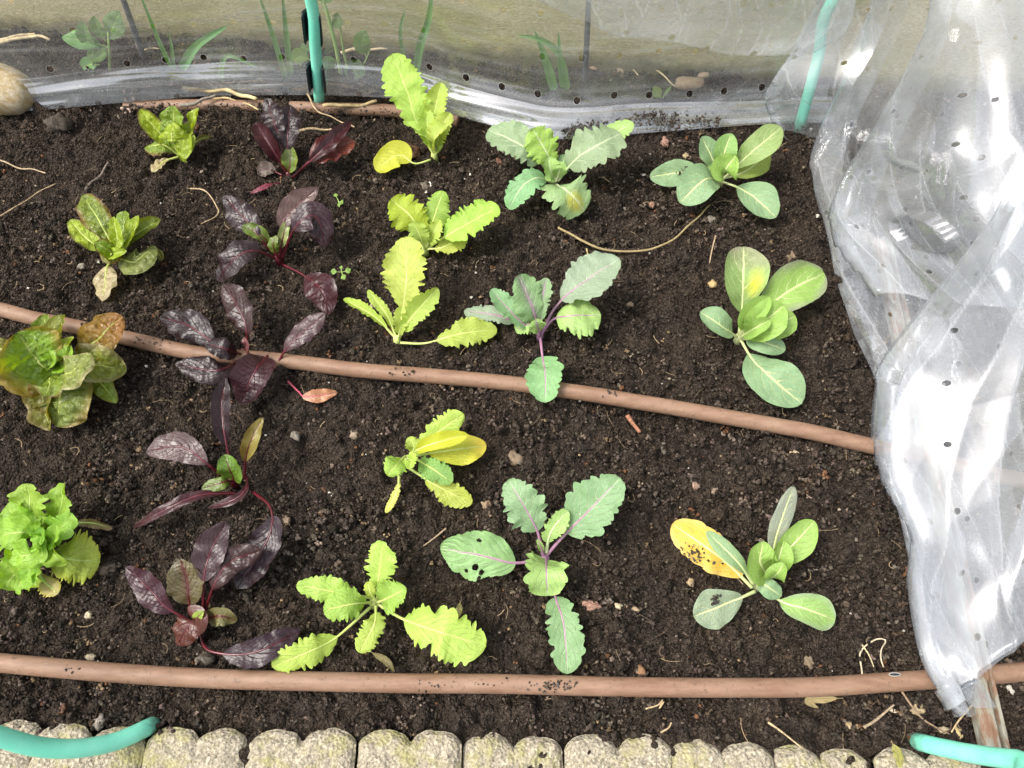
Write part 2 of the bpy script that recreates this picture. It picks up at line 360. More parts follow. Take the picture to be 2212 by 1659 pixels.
def leaf(root, sp, pts, W, Y=None, col=None, tip=None, rim=None, core=None, patch=None, fold=None, roll=0.0, pet=None, teeth=None, ruffle=None,
         p=None, q=None, rib=None, ribm=None, name='leaf', ref=(0, -0.40, 1), seed=None, edge=0.0, holes=()):
    P, Q, PET, TA, TN, RU, FO, RR = SHAPE[sp]
    p = P if p is None else p; q = Q if q is None else q; pet = PET if pet is None else pet
    ta = TA if teeth is None else teeth; ru = RU if ruffle is None else ruffle; fo = FO if fold is None else fold
    sd = seed if seed is not None else random.randint(0, 99999); r = np.random.default_rng(sd)
    if Y is None: C = [gz(u, v, z/100.0) for u, v, z in pts]
    else: C = [gY(a[0], a[1], Y+(a[2] if len(a) > 2 else 0)/100.0) for a in pts]
    nu, nv = (24, 5) if sp == 'blade' else ((220, 49) if holes else (84, 15))
    C0 = spline(C, 80); L = np.linalg.norm(np.diff(C0, axis=0), axis=1).sum()
    s = np.linspace(0, 1, nu); Cc = np.stack([np.interp(s, np.linspace(0, 1, 80), C0[:, k]) for k in range(3)], 1)
    T = nrm(np.gradient(Cc, axis=0)); rf = np.asarray(ref, float)
    N = nrm(rf-T*(T@rf)[:, None]); S = np.cross(T, N)
    tw = (roll+(r.normal(0, 0.12)+r.normal(0, 0.35)*(s-0.4) if sp != 'blade' else 0*s))*np.ones(nu)
    c_, s_ = np.cos(tw)[:, None], np.sin(tw)[:, None]; N, S = N*c_+S*s_, S*c_-N*s_
    tau = np.clip((s-pet)/(1-pet), 0, 1)
    hw = 0.5*W*mpp(C0[50])
    prof = np.sin(np.pi*np.clip(tau, 0, 1)**p); prof = np.clip(prof, 0, 1)**q
    prof = np.maximum(prof, np.where(tau <= 0, 0.035, 0.0)); prof[-1] = 0.02
    if pet > 0.05: prof = np.maximum(prof, 0.05*(tau < 0.15))
    v = np.linspace(-1, 1, nv); vv = np.sign(v)*np.abs(v)**0.85
    V = np.zeros((nu, nv, 3)); av = np.abs(vv)
    side = []
    for sg in (0, 1):       # each margin has its own teeth and waves
        ph = r.uniform(0, 7); k = TN*r.uniform(0.85, 1.15)
        jt = tau*k + 0.35*np.sin(tau*9+ph) + ph
        saw = (jt % 1.0); amp = ta*(0.5+hsh(np.floor(jt), np.full(nu, sg), sd % 1000))
        t1 = (0.55*np.sin(np.pi*saw)**0.8+0.45*saw**1.5-0.5+0.25*np.sin(jt*4.1+ph))*amp*np.sin(np.pi*np.clip(tau, 0.02, 0.98))**0.3
        big = (0.13 if sp in ('mustard', 'kohl', 'frilly') else 0.08)*np.sin(tau*r.uniform(4, 8)+ph)*(tau > 0)
        wave = ru*(np.sin(tau*r.uniform(7, 12)*2+ph*2)*0.7+np.sin(tau*r.uniform(20, 26)+ph)*0.3)*np.clip(tau*4, 0, 1)
        nt = 0*tau
        if sp in ('mustard', 'kohl') and ta > 0.1:
            for _ in range(2 if sp == 'mustard' else 1): nt = nt-r.uniform(0.08, 0.36)*np.exp(-((tau-r.uniform(0.10, 0.42))/r.uniform(0.022, 0.045))**2)
            nt = nt-r.uniform(0.0, 0.2)*np.exp(-((tau-r.uniform(0.45, 0.85))/0.03)**2)
        side.append((1+t1+big+nt, wave))
    if edge == 0.0 and sp != 'blade': edge = r.uniform(-0.28, 0.22)
    for j in range(nv):
        sg = 0 if vv[j] < 0 else 1
        e, wv = side[sg]
        w = hw*prof*(1+(e-1)*av[j]**2)*vv[j]
        fa = fo*(1+0.3*edge)
        up = hw*prof*(fa*av[j]**1.3 + wv*av[j]**2.2 + edge*av[j]**3)
        V[:, j] = Cc + S*(w*math.cos(fa*0.6))[:, None] + N*up[:, None]
    # quilting between the side veins plus gentle waves of the whole blade
    nvn = {'mustard': 8, 'kohl': 6, 'cabbage': 6, 'beet': 7, 'lettuce': 7, 'frilly': 7}.get(sp, 5)
    uq = (tau[:, None]-0.45*av[None, :]**1.25)*nvn
    puff = (np.abs(np.sin(np.pi*uq))**0.7-0.5)*hw*{'lettuce': 0.07, 'beet': 0.11}.get(sp, 0.05)*np.clip(av*3, 0, 1)[None, :]*(1-av[None, :]**4)
    xx = tau[:, None]*L*60+0*av[None, :]; yy = vv[None, :]*hw*60+0*tau[:, None]
    puff = puff + vn(xx+sd % 97, yy, sd % 50)*hw*{'lettuce': 0.24, 'frilly': 0.22, 'beet': 0.20}.get(sp, 0.14)*(prof[:, None])
    if sp == 'lettuce': puff = puff + (0.45-worley(xx*2.2+sd % 31, yy*2.2, sd % 50))*hw*0.16*prof[:, None]*(1-av[None, :]**3)
    V = V + N[:, None]*puff[:, :, None]*np.clip(tau*5, 0, 1)[:, None, None]
    base = np.array(col if col is not None else COLS[sp])
    if col is None: base = base*r.uniform(0.88, 1.12, 3)
    Cl = np.broadcast_to(base, (nu, nv, 3)).copy()
    tt = np.broadcast_to(tau[:, None], (nu, nv)); vw = np.broadcast_to(av[None, :], (nu, nv))
    nn = vn(xx*0.5+3, yy*0.5+sd % 13, 5)
    def lay(m, c):
        nonlocal Cl
        m = np.clip(m, 0, 1)[..., None]; Cl = Cl*(1-m)+np.array(c)*m
    if core is not None: lay((0.35-vw)*2.2+nn*0.4, core)
    if rim is not None: lay((vw-0.62)*2.4+nn*0.7+np.clip(tt-0.85, 0, 1)*3, rim)
    if tip is not None: lay((tt-0.50)*2.0+nn*0.9, tip)
    if patch is not None:
        t0, v0, rad, pc = patch
        lay(1.6-np.hypot((tt-t0)/rad, (np.broadcast_to(vv[None, :], (nu, nv))-v0)/(rad*2.2))*1.6+nn*0.8, pc)
    uvm = np.stack([np.broadcast_to(tau[:, None], (nu, nv)), np.broadcast_to((v[None, :]+1)/2, (nu, nv))], -1).reshape(-1, 2)
    F = grid_faces(nu, nv)
    if holes:
        fi, fj = np.divmod(np.arange(len(F)), nv-1)
        ft = (tau[fi]+tau[np.minimum(fi+1, nu-1)])/2; fv = (vv[fj]+vv[fj+1])/2; ok = np.ones(len(F), bool)
        for (t0, v0, a, b) in holes: ok &= np.hypot((ft-t0)/a, (fv-v0)/b) > 1
        F = F[ok]
    o = mesh_obj(name, V.reshape(-1, 3), F, LM[sp], None, Cl.reshape(-1, 3), uvm)
    keep(o, root)
    rr = RR if rib is None else rib
    if rr > 0 and sp != 'blade':
        m = int(nu*0.93); Rc = rr*np.clip(1.15-1.05*s[:m], 0.12, 1.2)
        mid = (V[:m, nv//2]-N[:m]*(Rc*0.35)[:, None])[::3]; Rc = Rc[::3]
        tv, tf = tube_geo(mid, Rc, 6, ref)
        ro = mesh_obj('midrib', tv, tf, ribm or RIB[sp], None); keep(ro, o, root)
    return o

def plant(name, u, v, label, cat, group, stem_r=0.004, stem_m=None, stem_h=0.012, z=0.0, Y=None):
    b = gz(u, v, z) if Y is None else gY(u, v, Y)
    root = empty(name, (b[0], b[1], b[2]-0.004)); tag(root, label, cat, group)
    if stem_r:
        tv, tf = tube_geo(np.array([[b[0], b[1], b[2]-0.012], [b[0], b[1], b[2]+0.002], [b[0], b[1], b[2]+stem_h]]), np.array([1.2, 1.1, 0.75])*stem_r, 8, (0, 1, 0))
        keep(mesh_obj('stem', tv, tf, stem_m), root)
    return root

# ------------------------------------------------------------------ the setting
tag(mesh_obj('ground', [(-20, -20, -0.09), (20, -20, -0.09), (20, 20, -0.09), (-20, 20, -0.09)], [(0, 1, 2, 3)], M_GROUND), kind='structure')
xs = np.arange(-1.12, 1.12, 0.0030); ys = np.arange(-0.02, 1.55, 0.0030)
gx, gy = np.meshgrid(xs, ys, indexing='ij')
wx = gx+0.004*vn(gx*60, gy*60, 7); wy = gy+0.004*vn(gx*60+9, gy*60, 8)
fine = 1.0*caps(wx*60, wy*60, 11)/60+0.5*caps(wx*24, wy*24, 14, 0.1, 0.6)/24+0.8*caps(wx*115, wy*115, 12)/115+0.8*caps(gx*200, gy*200, 13)/200+0.0025*vn(gx*150, gy*150, 5)-0.012
zz = soil_h(gx, gy)+fine-np.clip(0.03-gy, 0, 1)*1.2
tag(mesh_obj('soil', np.stack([gx, gy, zz], -1).reshape(-1, 3), grid_faces(len(xs), len(ys)), M_SOIL), kind='structure')

def ico():
    t = (1+5**0.5)/2
    V = np.array([(-1, t, 0), (1, t, 0), (-1, -t, 0), (1, -t, 0), (0, -1, t), (0, 1, t), (0, -1, -t), (0, 1, -t), (t, 0, -1), (t, 0, 1), (-t, 0, -1), (-t, 0, 1)], float)
    F = np.array([(0, 11, 5), (0, 5, 1), (0, 1, 7), (0, 7, 10), (0, 10, 11), (1, 5, 9), (5, 11, 4), (11, 10, 2), (10, 7, 6), (7, 1, 8), (3, 9, 4), (3, 4, 2), (3, 2, 6), (3, 6, 8), (3, 8, 9), (4, 9, 5), (2, 4, 11), (6, 2, 10), (8, 6, 7), (9, 8, 1)])
    return nrm(V), F
def octa():
    return np.array([(1, 0, 0), (-1, 0, 0), (0, 1, 0), (0, -1, 0), (0, 0, 1), (0, 0, -1)], float)*1.1, np.array([(0, 2, 4), (2, 1, 4), (1, 3, 4), (3, 0, 4), (2, 0, 5), (1, 2, 5), (3, 1, 5), (0, 3, 5)])
def crumb_mesh(P, R, col, base):
    V0, F0 = base; n = len(P); nv0 = len(V0)
    V = V0[None]*(1+rng.uniform(-0.42, 0.40, (n, nv0, 1)))
    V = V*rng.uniform(0.65, 1.25, (n, 1, 3))
    q = nrm(rng.normal(size=(n, 4))); w, x, y, z = q.T
    Rm = np.stack([1-2*(y*y+z*z), 2*(x*y-z*w), 2*(x*z+y*w), 2*(x*y+z*w), 1-2*(x*x+z*z), 2*(y*z-x*w), 2*(x*z-y*w), 2*(y*z+x*w), 1-2*(x*x+y*y)], -1).reshape(n, 3, 3)
    V = np.einsum('nij,nkj->nki', Rm, V)*R[:, None, None]+P[:, None]
    F = (F0[None]+(np.arange(n)*nv0)[:, None, None]).reshape(-1, 3)
    return V.reshape(-1, 3), F, np.repeat(col, nv0, axis=0)
def soil_colours(n):
    c = np.array([0.055, 0.0430, 0.0340])*np.exp(rng.normal(0, 0.55, (n, 1)))*rng.uniform(0.94, 1.06, (n, 3))
    k = rng.random(n)
    c[k < 0.020] = np.array([0.24, 0.17, 0.10])*rng.uniform(0.5, 1.3, ((k < 0.020).sum(), 1))
    m = (k >= 0.020) & (k < 0.034); c[m] = np.array([0.15, 0.075, 0.04])*rng.uniform(0.6, 1.3, (m.sum(), 1))
    m = (k >= 0.034) & (k < 0.037); c[m] = np.array([0.6, 0.57, 0.5])
    m = (k >= 0.037) & (k < 0.060); c[m] = np.array([0.075, 0.053, 0.036])*rng.uniform(0.7, 1.3, (m.sum(), 1))
    return c
N = 57000
x = rng.uniform(-0.98, 1.0, N); y = 0.02+1.42*rng.random(N)**1.15
R = np.clip(0.0018*np.exp(rng.normal(0, 0.47, N)), 0.0008, 0.0066)
dens = vn(x*9, y*9, 31)+0.6*vn(x*25, y*25, 32)
R = R*np.clip(1+1.1*dens, 0.55, 1.9)
P = np.stack([x, y, soil_h(x, y)+R*rng.uniform(-0.1, 0.75, N)+0.0012], 1)
cc = soil_colours(N)
ok = y > 0.092+0.012*vn(x*40, y*40, 33); P, R, cc = P[ok], R[ok], cc[ok]
lump = np.where(R > 0.0030)[0]      # the larger ones are clods of several crumbs stuck together
ext = []
for q_ in range(4):
    off = rng.normal(0, 0.62, (len(lump), 3))*R[lump][:, None]; off[:, 2] = np.abs(off[:, 2])*0.6
    ext.append((P[lump]+off, R[lump]*rng.uniform(0.32, 0.62, len(lump)), cc[lump]*rng.uniform(0.75, 1.3, (len(lump), 1))))
R[lump] *= 0.62
P = np.vstack([P]+[e_[0] for e_ in ext]); R = np.concatenate([R]+[e_[1] for e_ in ext]); cc = np.vstack([cc]+[e_[2] for e_ in ext])
big = R > 0.0042; cc[big] *= np.minimum(1.0, 0.055/cc[big].max(1))[:, None]
# crumbs lying on the front of the film, on the hoses and the edging
def patch_crumbs(n, u0, v0, u1, v1, wid, z, rmax=0.0024):
    t = rng.random(n); uu = u0+(u1-u0)*t+rng.normal(0, wid, n); vv = v0+(v1-v0)*t+rng.normal(0, wid, n)
    return np.array([gz(a, b, z+rng.uniform(0, 0.004)) for a, b in zip(uu, vv)]), rng.uniform(0.0008, rmax, n)
PP, RR_ = [P], [R]
HOSE_MID = [(-90, 650), (0, 668), (75, 687), (160, 703), (275, 730), (420, 762), (595, 779), (753, 797), (930, 812), (1106, 829), (1256, 850), (1356, 866), (1481, 886), (1659, 917), (1759, 935), (1909, 970), (2010, 992), (2130, 1020), (2300, 1060)]
HOSE_LOW = [(-90, 1424), (0, 1433), (250, 1455), (500, 1466), (803, 1473), (1106, 1479), (1356, 1485), (1659, 1487), (1784, 1484), (1909, 1475), (2034, 1466), (2159, 1456), (2260, 1448), (2330, 1442)]
HOSE_BACK = [(270, 232), (330, 228), (420, 227), (553, 229), (700, 235), (850, 240), (930, 250), (990, 262)]
for (n, ut, base) in ((34, (1215, 1478), 13), (26, (1170, 1482), 16), (10, (160, 1444), 9), (12, (945, 1480), 26), (8, (1060, 1478), 20), (14, (870, 806), 18), (14, (190, 705), 8), (10, (300, 732), 9), (12, (345, 742), 8), (10, (1320, 851), 8)):
    a, b = patch_crumbs(n, ut[0]-base*1.6, ut[1], ut[0]+base*1.6, ut[1], 6, 0.0205, 0.0019); PP.append(a); RR_.append(b)
for (n, a0, a1, w) in ((240, (1325, 240), (1470, 262), 9), (200, (1225, 285), (1300, 262), 7), (60, (1480, 258), (1560, 262), 6), (60, (1110, 198), (1200, 204), 3)):
    a, b = patch_crumbs(n, *a0, *a1, w, 0.016, 0.0030); PP.append(a); RR_.append(b)
for (n, u0, v0, u1, v1, w, z) in ((260, 300, 226, 960, 246, 7, 0.006), (44, 1480, 1182, 1530, 1212, 9, 0.026), (14, 1560, 1195, 1600, 1210, 12, 0.028), (30, 1470, 374, 1485, 368, 6, 0.03), (40, 1545, 1282, 1547, 1305, 5, 0.025)):
    a, b = patch_crumbs(n, u0, v0, u1, v1, w, z, 0.0022); PP.append(a); RR_.append(b)
nex = sum(len(a) for a in PP[1:]); cc = np.vstack([cc, np.clip(soil_colours(nex)*1.4, 0, 0.08)])
PA, RA = np.vstack(PP), np.concatenate(RR_); sm = RA < 0.0017
Va, Fa, Ca = crumb_mesh(PA[~sm], RA[~sm], cc[~sm], ico()); Vb_, Fb_, Cb_ = crumb_mesh(PA[sm], RA[sm]*1.1, cc[sm], octa())
V, F, C = np.vstack([Va, Vb_]), np.vstack([Fa, Fb_+len(Va)]), np.vstack([Ca, Cb_])
tag(mesh_obj('soil_crumbs', V, F, M_CRUMB, col=C, smooth=True), 'loose dark brown crumbs of soil covering the bed', 'soil', kind='stuff')

# fine fibres, root hairs and straw chaff nobody could count
Vf, Ff, Cf = [], [], []
for k in range(520):
    px, py = rng.uniform(-0.8, 0.62), 0.09+1.12*rng.random()
    a = rng.uniform(0, 2*np.pi); L = rng.uniform(0.006, 0.028); cv = rng.normal(0, 0.5)
    pts = []
    for t in np.linspace(0, 1, 5):
        ang = a+cv*(t-0.5)*2; pts.append((px+math.cos(ang)*L*(t-0.5), py+math.sin(ang)*L*(t-0.5), 0))
    pts = np.array(pts); pts[:, 2] = soil_h(pts[:, 0], pts[:, 1])+rng.uniform(0.002, 0.006)
    tv, tf = tube_geo(pts, rng.uniform(0.00025, 0.0007), 3, cap=False)
    off = sum(len(q) for q in Vf); Ff += [tuple(i+off for i in f) for f in tf]; Vf.append(tv)
    c = np.array([0.30, 0.22, 0.13]) if rng.random() < 0.45 else np.array([0.09, 0.062, 0.042])
    Cf.append(np.broadcast_to(c*rng.uniform(0.6, 1.3), (len(tv), 3)))
tag(mesh_obj('plant_fibres', np.vstack(Vf), Ff, M_LITTER, col=np.vstack(Cf)), 'fine pale root hairs and straw fibres strewn over the soil', 'litter', kind='stuff')

# garden wall behind the bed
A = gz(-400, 30, 0.0); B = gz(1700, 168, 0.0); dw = nrm((B-A)[:2]); A2 = A[:2]-dw*0.8; B2 = B[:2]+dw*1.2; nb = np.array([-dw[1], dw[0]])
prof = [(-0.06, 0.0), (0.62, 0.0), (0.628, 0.006), (0.63, 0.014), (0.63, 0.10), (-0.06, 0.10)]
ns = 60; V = []
for t in np.linspace(0, 1, ns):
    b = A2+(B2-A2)*t
    for z, o_ in prof:
        w = 0.003*vn(np.array([t*40]), np.array([z*10]), 9)[0]
        V.append((*(b+nb*(o_+w)), z))
k = len(prof); F = [(i*k+j, (i+1)*k+j, (i+1)*k+(j+1) % k, i*k+(j+1) % k) for i in range(ns-1) for j in range(k)]
F += [tuple(range(k)), tuple(range((ns-1)*k, ns*k))[::-1]]
tag(mesh_obj('garden_wall', V, F, M_WALL, smooth=False), 'rough mossy olive brown wall behind the clear film', 'wall')

# scalloped concrete edging, blocks of two scallops
SCAL = [-90, 43, 162, 298, 431, 558, 689, 825, 961, 1091, 1219, 1345, 1477, 1613, 1737, 1867, 1990, 2115, 2253, 2390]
TOPV = [1797, 1797, 1803, 1813, 1813, 1819, 1819, 1818, 1820, 1822, 1828, 1836, 1832, 1833, 1846, 1854, 1857, 1866, 1865, 1868]
EDL = ['leftmost mossy edging block, passing under the green hoop end', 'pitted edging block under the green hoop, second from the bottom left corner',
 'sandy edging block beside the green hoop end, dark soil in its joint', 'clean sandy edging block, fourth from the left along the bottom',
 'grey flecked edging block below the serrated lime plant', 'edging block half buried in soil below the middle of the bed',
 'yellow mossy edging block with two clear scallops, right of the half buried block', 'mossy edging block with a deep notch, below the right hand cabbage row',
 'edging block mostly buried in soil, left of the right green hoop', 'rightmost edging block, under the right green hoop']
for b in range(10):
    c = []
    for i in (2*b, 2*b+1): c.append(gz(SCAL[i]*0.8641, TOPV[i]*0.8641, 0.012))
    pitch = (c[1][0]-c[0][0]); r_ = pitch/2; x0 = c[0][0]-r_+0.0006; x1 = c[1][0]+r_-0.0006; yb = -0.03
    low = {5: -0.007, 8: -0.008, 9: -0.005}.get(b, 0.0)
    nx, ny = 56, 40; X = np.linspace(x0, x1, nx); Y = np.zeros(nx)
    for i in range(nx):
        j = 0 if abs(X[i]-c[0][0]) < abs(X[i]-c[1][0]) else 1
        dx = min(abs(X[i]-c[j][0])/r_, 1.0)
        inner = (X[i] > c[0][0]) and (X[i] < c[1][0])
        Y[i] = c[j][1]-r_*(0.66 if inner else 0.80)*(1-math.sqrt(max(0, 1-(dx*0.95)**2)))
    t = np.linspace(0, 1, ny)**0.6; G = np.zeros((nx, ny, 3))
    G[:, :, 0] = X[:, None]; G[:, :, 1] = yb+(Y[:, None]-yb)*t[None]
    de = np.minimum((Y[:, None]-G[:, :, 1]), np.minimum((X-x0)[:, None], (x1-X)[:, None])+0.001)
    G[:, :, 2] = 0.014+low-0.012*np.exp(-np.maximum(de, 0)/0.006)+0.0035*vn(G[:, :, 0]*120, G[:, :, 1]*120, 40+b)+0.002*vn(G[:, :, 0]*350, G[:, :, 1]*350, 60+b)+0.006*vn(G[:, :, 0]*30, G[:, :, 1]*30, 50+b)
    G[:, :, 1] += 0.003*vn(G[:, :, 0]*90, G[:, :, 1]*90, 80+b)*t[None]
    Vb = [tuple(p) for p in G.reshape(-1, 3)]; Fb = [tuple(f) for f in grid_faces(nx, ny)]
    rim = [i*ny for i in range(nx)]+[(nx-1)*ny+j for j in range(1, ny)]+[i*ny+ny-1 for i in range(nx-2, -1, -1)]+[j for j in range(ny-2, 0, -1)]
    o0 = len(Vb); Vb += [(Vb[i][0], Vb[i][1], -0.085) for i in rim]; nr = len(rim)
    Fb += [(rim[i], o0+i, o0+(i+1) % nr, rim[(i+1) % nr]) for i in range(nr)]; Fb.append(tuple(range(o0, o0+nr)))
    tag(mesh_obj('edging_block', np.array(Vb), Fb, M_CONC), EDL[b], 'edging block', 'scalloped concrete edging along the front of the bed')

# ------------------------------------------------------------------ hoses, hoops, bar, stone, canes
def hose(pts, zc, label, r=0.0115):
    C = spline([gz(u, v, zc) for u, v in pts], 220); C[:, 2] += 0.003*vn(C[:, 0]*9, C[:, 1]*9, 12); C[:, 1] += 0.003*vn(C[:, 0]*6, C[:, 1]*2, 13)
    tv, tf = tube_geo(C, r, 20); return tag(mesh_obj('drip_hose', tv, tf, M_HOSE), label, 'hose', 'brown drip hoses laid across the bed')
hose(HOSE_MID, 0.0100, 'brown drip hose running diagonally across the middle of the bed')
hlow = hose(HOSE_LOW, 0.0100, 'brown drip hose along the front of the bed near the edging')
hose(HOSE_BACK, -0.0065, 'half buried brown hose at the foot of the back film')
e = gz(1933, 1461, 0.0225); a = np.linspace(0, 2*np.pi, 14, endpoint=False)
ring = np.stack([e[0]+0.007*np.cos(a), e[1]+0.0020*np.sin(a)+0.002, e[2]+0.001-0.0006*np.sin(a)*0], 1)
tv, tf = tube_geo(np.vstack([ring, ring[:1]]), 0.0006, 5); mesh_obj('emitter_ring', tv, tf, plain_mat('pale_ring', (0.30, 0.28, 0.25), 0.5), hlow)
dv = np.stack([e[0]+0.006*np.cos(a), e[1]+0.0016*np.sin(a)+0.002, np.full(14, e[2]+0.0012)], 1)
mesh_obj('emitter_slot', dv, [tuple(range(14))], M_BLACK, hlow)

def hoop(P, label):
    C = spline(P, 160); tv, tf = tube_geo(C, 0.0100, 20, (1, 0.2, 0.1))
    return tag(mesh_obj('tunnel_hoop', tv, tf, M_TUBE), label, 'hoop', 'green plastic tunnel hoops over the bed')
b0 = gz(690, 226, -0.03); HL = [b0, gz(690, 219, 0.0), gY(681, 100, 1.180), gY(671, 0, 1.178), (-0.345, 1.17, 0.36), (-0.60, 1.05, 0.58), (-0.80, 0.90, 0.64), (-0.95, 0.62, 0.60), (-0.80, 0.25, 0.45), (-0.60, 0.09, 0.24),
      gz(-60, 1577, 0.165), gz(0, 1592, 0.14), gz(80, 1613, 0.105), gz(165, 1617, 0.072), gz(250, 1602, 0.038), gz(318, 1572, 0.008), gz(340, 1560, -0.03)]
hoop(HL, 'green hoop with black clips, standing against the back film')
HR = [gz(1722, 285, -0.03), gz(1728, 270, 0.0), gY(1766, 130, 1.16), gY(1800, 0, 1.18), (0.62, 1.2, 0.36), (0.85, 1.0, 0.52), (1.02, 0.6, 0.56), (0.92, 0.25, 0.42), gz(2330, 1650, 0.19), gz(2212, 1643, 0.13), gz(2110, 1630, 0.07), gz(2040, 1616, 0.03), gz(1990, 1604, 0.004), gz(1972, 1598, -0.03)]
hoop(HR, 'green hoop on the right under the bunched film')
for (v0, v1, lab) in ((30, 95, 'upper black clip on the green hoop against the back film'), (143, 198, 'lower black clip on the green hoop just above the soil')):
    p0 = gY(685-(215-v0)*0.075, v0, 1.178); p1 = gY(688-(215-v1)*0.085, v1, 1.183)
    ax = nrm(p1-p0); side = nrm(np.cross(ax, (0, 1, 0))); back = np.cross(side, ax); back = back*np.sign(back[1])
    ang = np.radians(np.linspace(-20, 200, 15)); V = []; n = 9
    for i, t in enumerate(np.linspace(0, 1, n)):
        c = p0+(p1-p0)*t; ez = 1.0 if 0 < i < n-1 else 0.93
        for rad in (0.0165*ez, 0.0125):
            for a_ in ang: V.append(c+side*math.cos(a_)*rad+back*math.sin(a_)*rad)
    m = 15; F = []
    for i in range(n-1):
        for j in range(m-1):
            q = i*2*m+j; w = 2*m; F += [(q, q+1, q+w+1, q+w), (q+m, q+m+w, q+m+w+1, q+m+1)]
        for j in (0, m-1):
            q = i*2*m+j; F.append((q, q+2*m, q+3*m, q+m) if j == 0 else (q+m, q+3*m, q+2*m, q))
    for i in (0, n-1):
        for j in range(m-1): q = i*2*m+j; F.append((q, q+m, q+m+1, q+1))
    tag(mesh_obj('film_clip', np.array(V), F, M_BLACK), lab, 'clip', 'black clips holding the film to the hoop')

# rusty channel bar pinning the film down
p0 = gz(1902, 520, 0.010); p1 = gz(2149, 1626, 0.012)
ax = nrm(p1-p0); sd_ = nrm(np.cross(ax, (0, 0, 1))); up = np.cross(sd_, ax)
sd_ = -sd_ if sd_[0] < 0 else sd_
pr = [(-14, -8), (-14, 3), (-13, 6), (-2, 8), (0, 11), (3, 11), (4, 7), (4.5, 1), (7.5, 1), (8, 7), (9, 11), (13, 11), (14, 8), (14, -8)]
n = 70; V = []
for t in np.linspace(0, 1, n):
    c = p0+(p1-p0)*t
    for a_, b_ in pr: V.append(c+sd_*(a_/1000)+up*(b_/1000)+rng.normal(0, 0.00012, 3))
k = len(pr); F = [(i*k+j, i*k+(j+1) % k, (i+1)*k+(j+1) % k, (i+1)*k+j) for i in range(n-1) for j in range(k)]+[tuple(range(k)), tuple(range((n-1)*k, n*k))[::-1]]
tag(mesh_obj('metal_bar', np.array(V), F, M_BAR, smooth=False), 'long rusty grey metal bar lying under the bunched film', 'metal bar')

def rock(name, c, rad, col, col2, label, cat, sub=26, bump=0.10, group=None, rot=0.0, seed=0, mat=None):
    th = np.linspace(0, np.pi, sub); ph = np.linspace(0, 2*np.pi, sub*2, endpoint=False); T_, P_ = np.meshgrid(th, ph, indexing='ij')
    d = np.stack([np.sin(T_)*np.cos(P_), np.sin(T_)*np.sin(P_), np.cos(T_)], -1)
    s_ = 1+bump*(vn(d[..., 0]*1.6+d[..., 2]*1.1+seed, d[..., 1]*1.6+5, seed)*2+vn(d[..., 0]*3.5+seed, d[..., 1]*3.5-d[..., 2]*2.5, seed+1)*0.9)
    p = d*s_[..., None]*np.array(rad); cr, sr = math.cos(rot), math.sin(rot)
    p = np.stack([p[..., 0]*cr-p[..., 1]*sr, p[..., 0]*sr+p[..., 1]*cr, p[..., 2]], -1)+np.array(c)
    n1, n2 = p.shape[:2]; F = []
    for i in range(n1-1):
        for j in range(n2): F.append((i*n2+j, (i+1)*n2+j, (i+1)*n2+(j+1) % n2, i*n2+(j+1) % n2))
    m = np.clip(vn(p[..., 0]*900*0.02/max(rad)+seed, p[..., 1]*18/max(rad)+p[..., 2]*9/max(rad), seed+3)*1.6+0.5, 0, 1)[..., None]
    cl = np.array(col)*(1-m)+np.array(col2)*m
    return tag(mesh_obj(name, p.reshape(-1, 3), F, mat or M_STONE, col=cl.reshape(-1, 3)), label, cat, group)
c = gz(12, 226, 0.0); rock('boulder', (c[0]-0.005, c[1]+0.005, 0.034), (0.080, 0.050, 0.046), (0.30, 0.22, 0.10), (0.42, 0.36, 0.26), 'smooth tan boulder weighing down the film in the corner', 'stone', 40, 0.07, rot=-0.2, seed=3)

for (q0, q1, Yc, lab) in (((250, -30), (305, 128), 1.335, 'dark thin cane leaning behind the film near the broad bean'), ((1272, -30), (1266, 168), 1.262, 'dark upright cane behind the middle of the film')):
    a0 = gY(*q0, Yc+0.01); a1 = gY(*q1, Yc)
    a0 = a1+(a0-a1)*1.9; a1[2] -= 0.06
    tv, tf = tube_geo(spline([a0, (a0+a1)/2+np.array([0.002, 0, 0]), a1], 24), np.linspace(0.0045, 0.0062, 24), 10, (1, 0, 0)); tag(mesh_obj('garden_cane', tv, tf, M_CANE), lab, 'cane', 'dark canes behind the film')

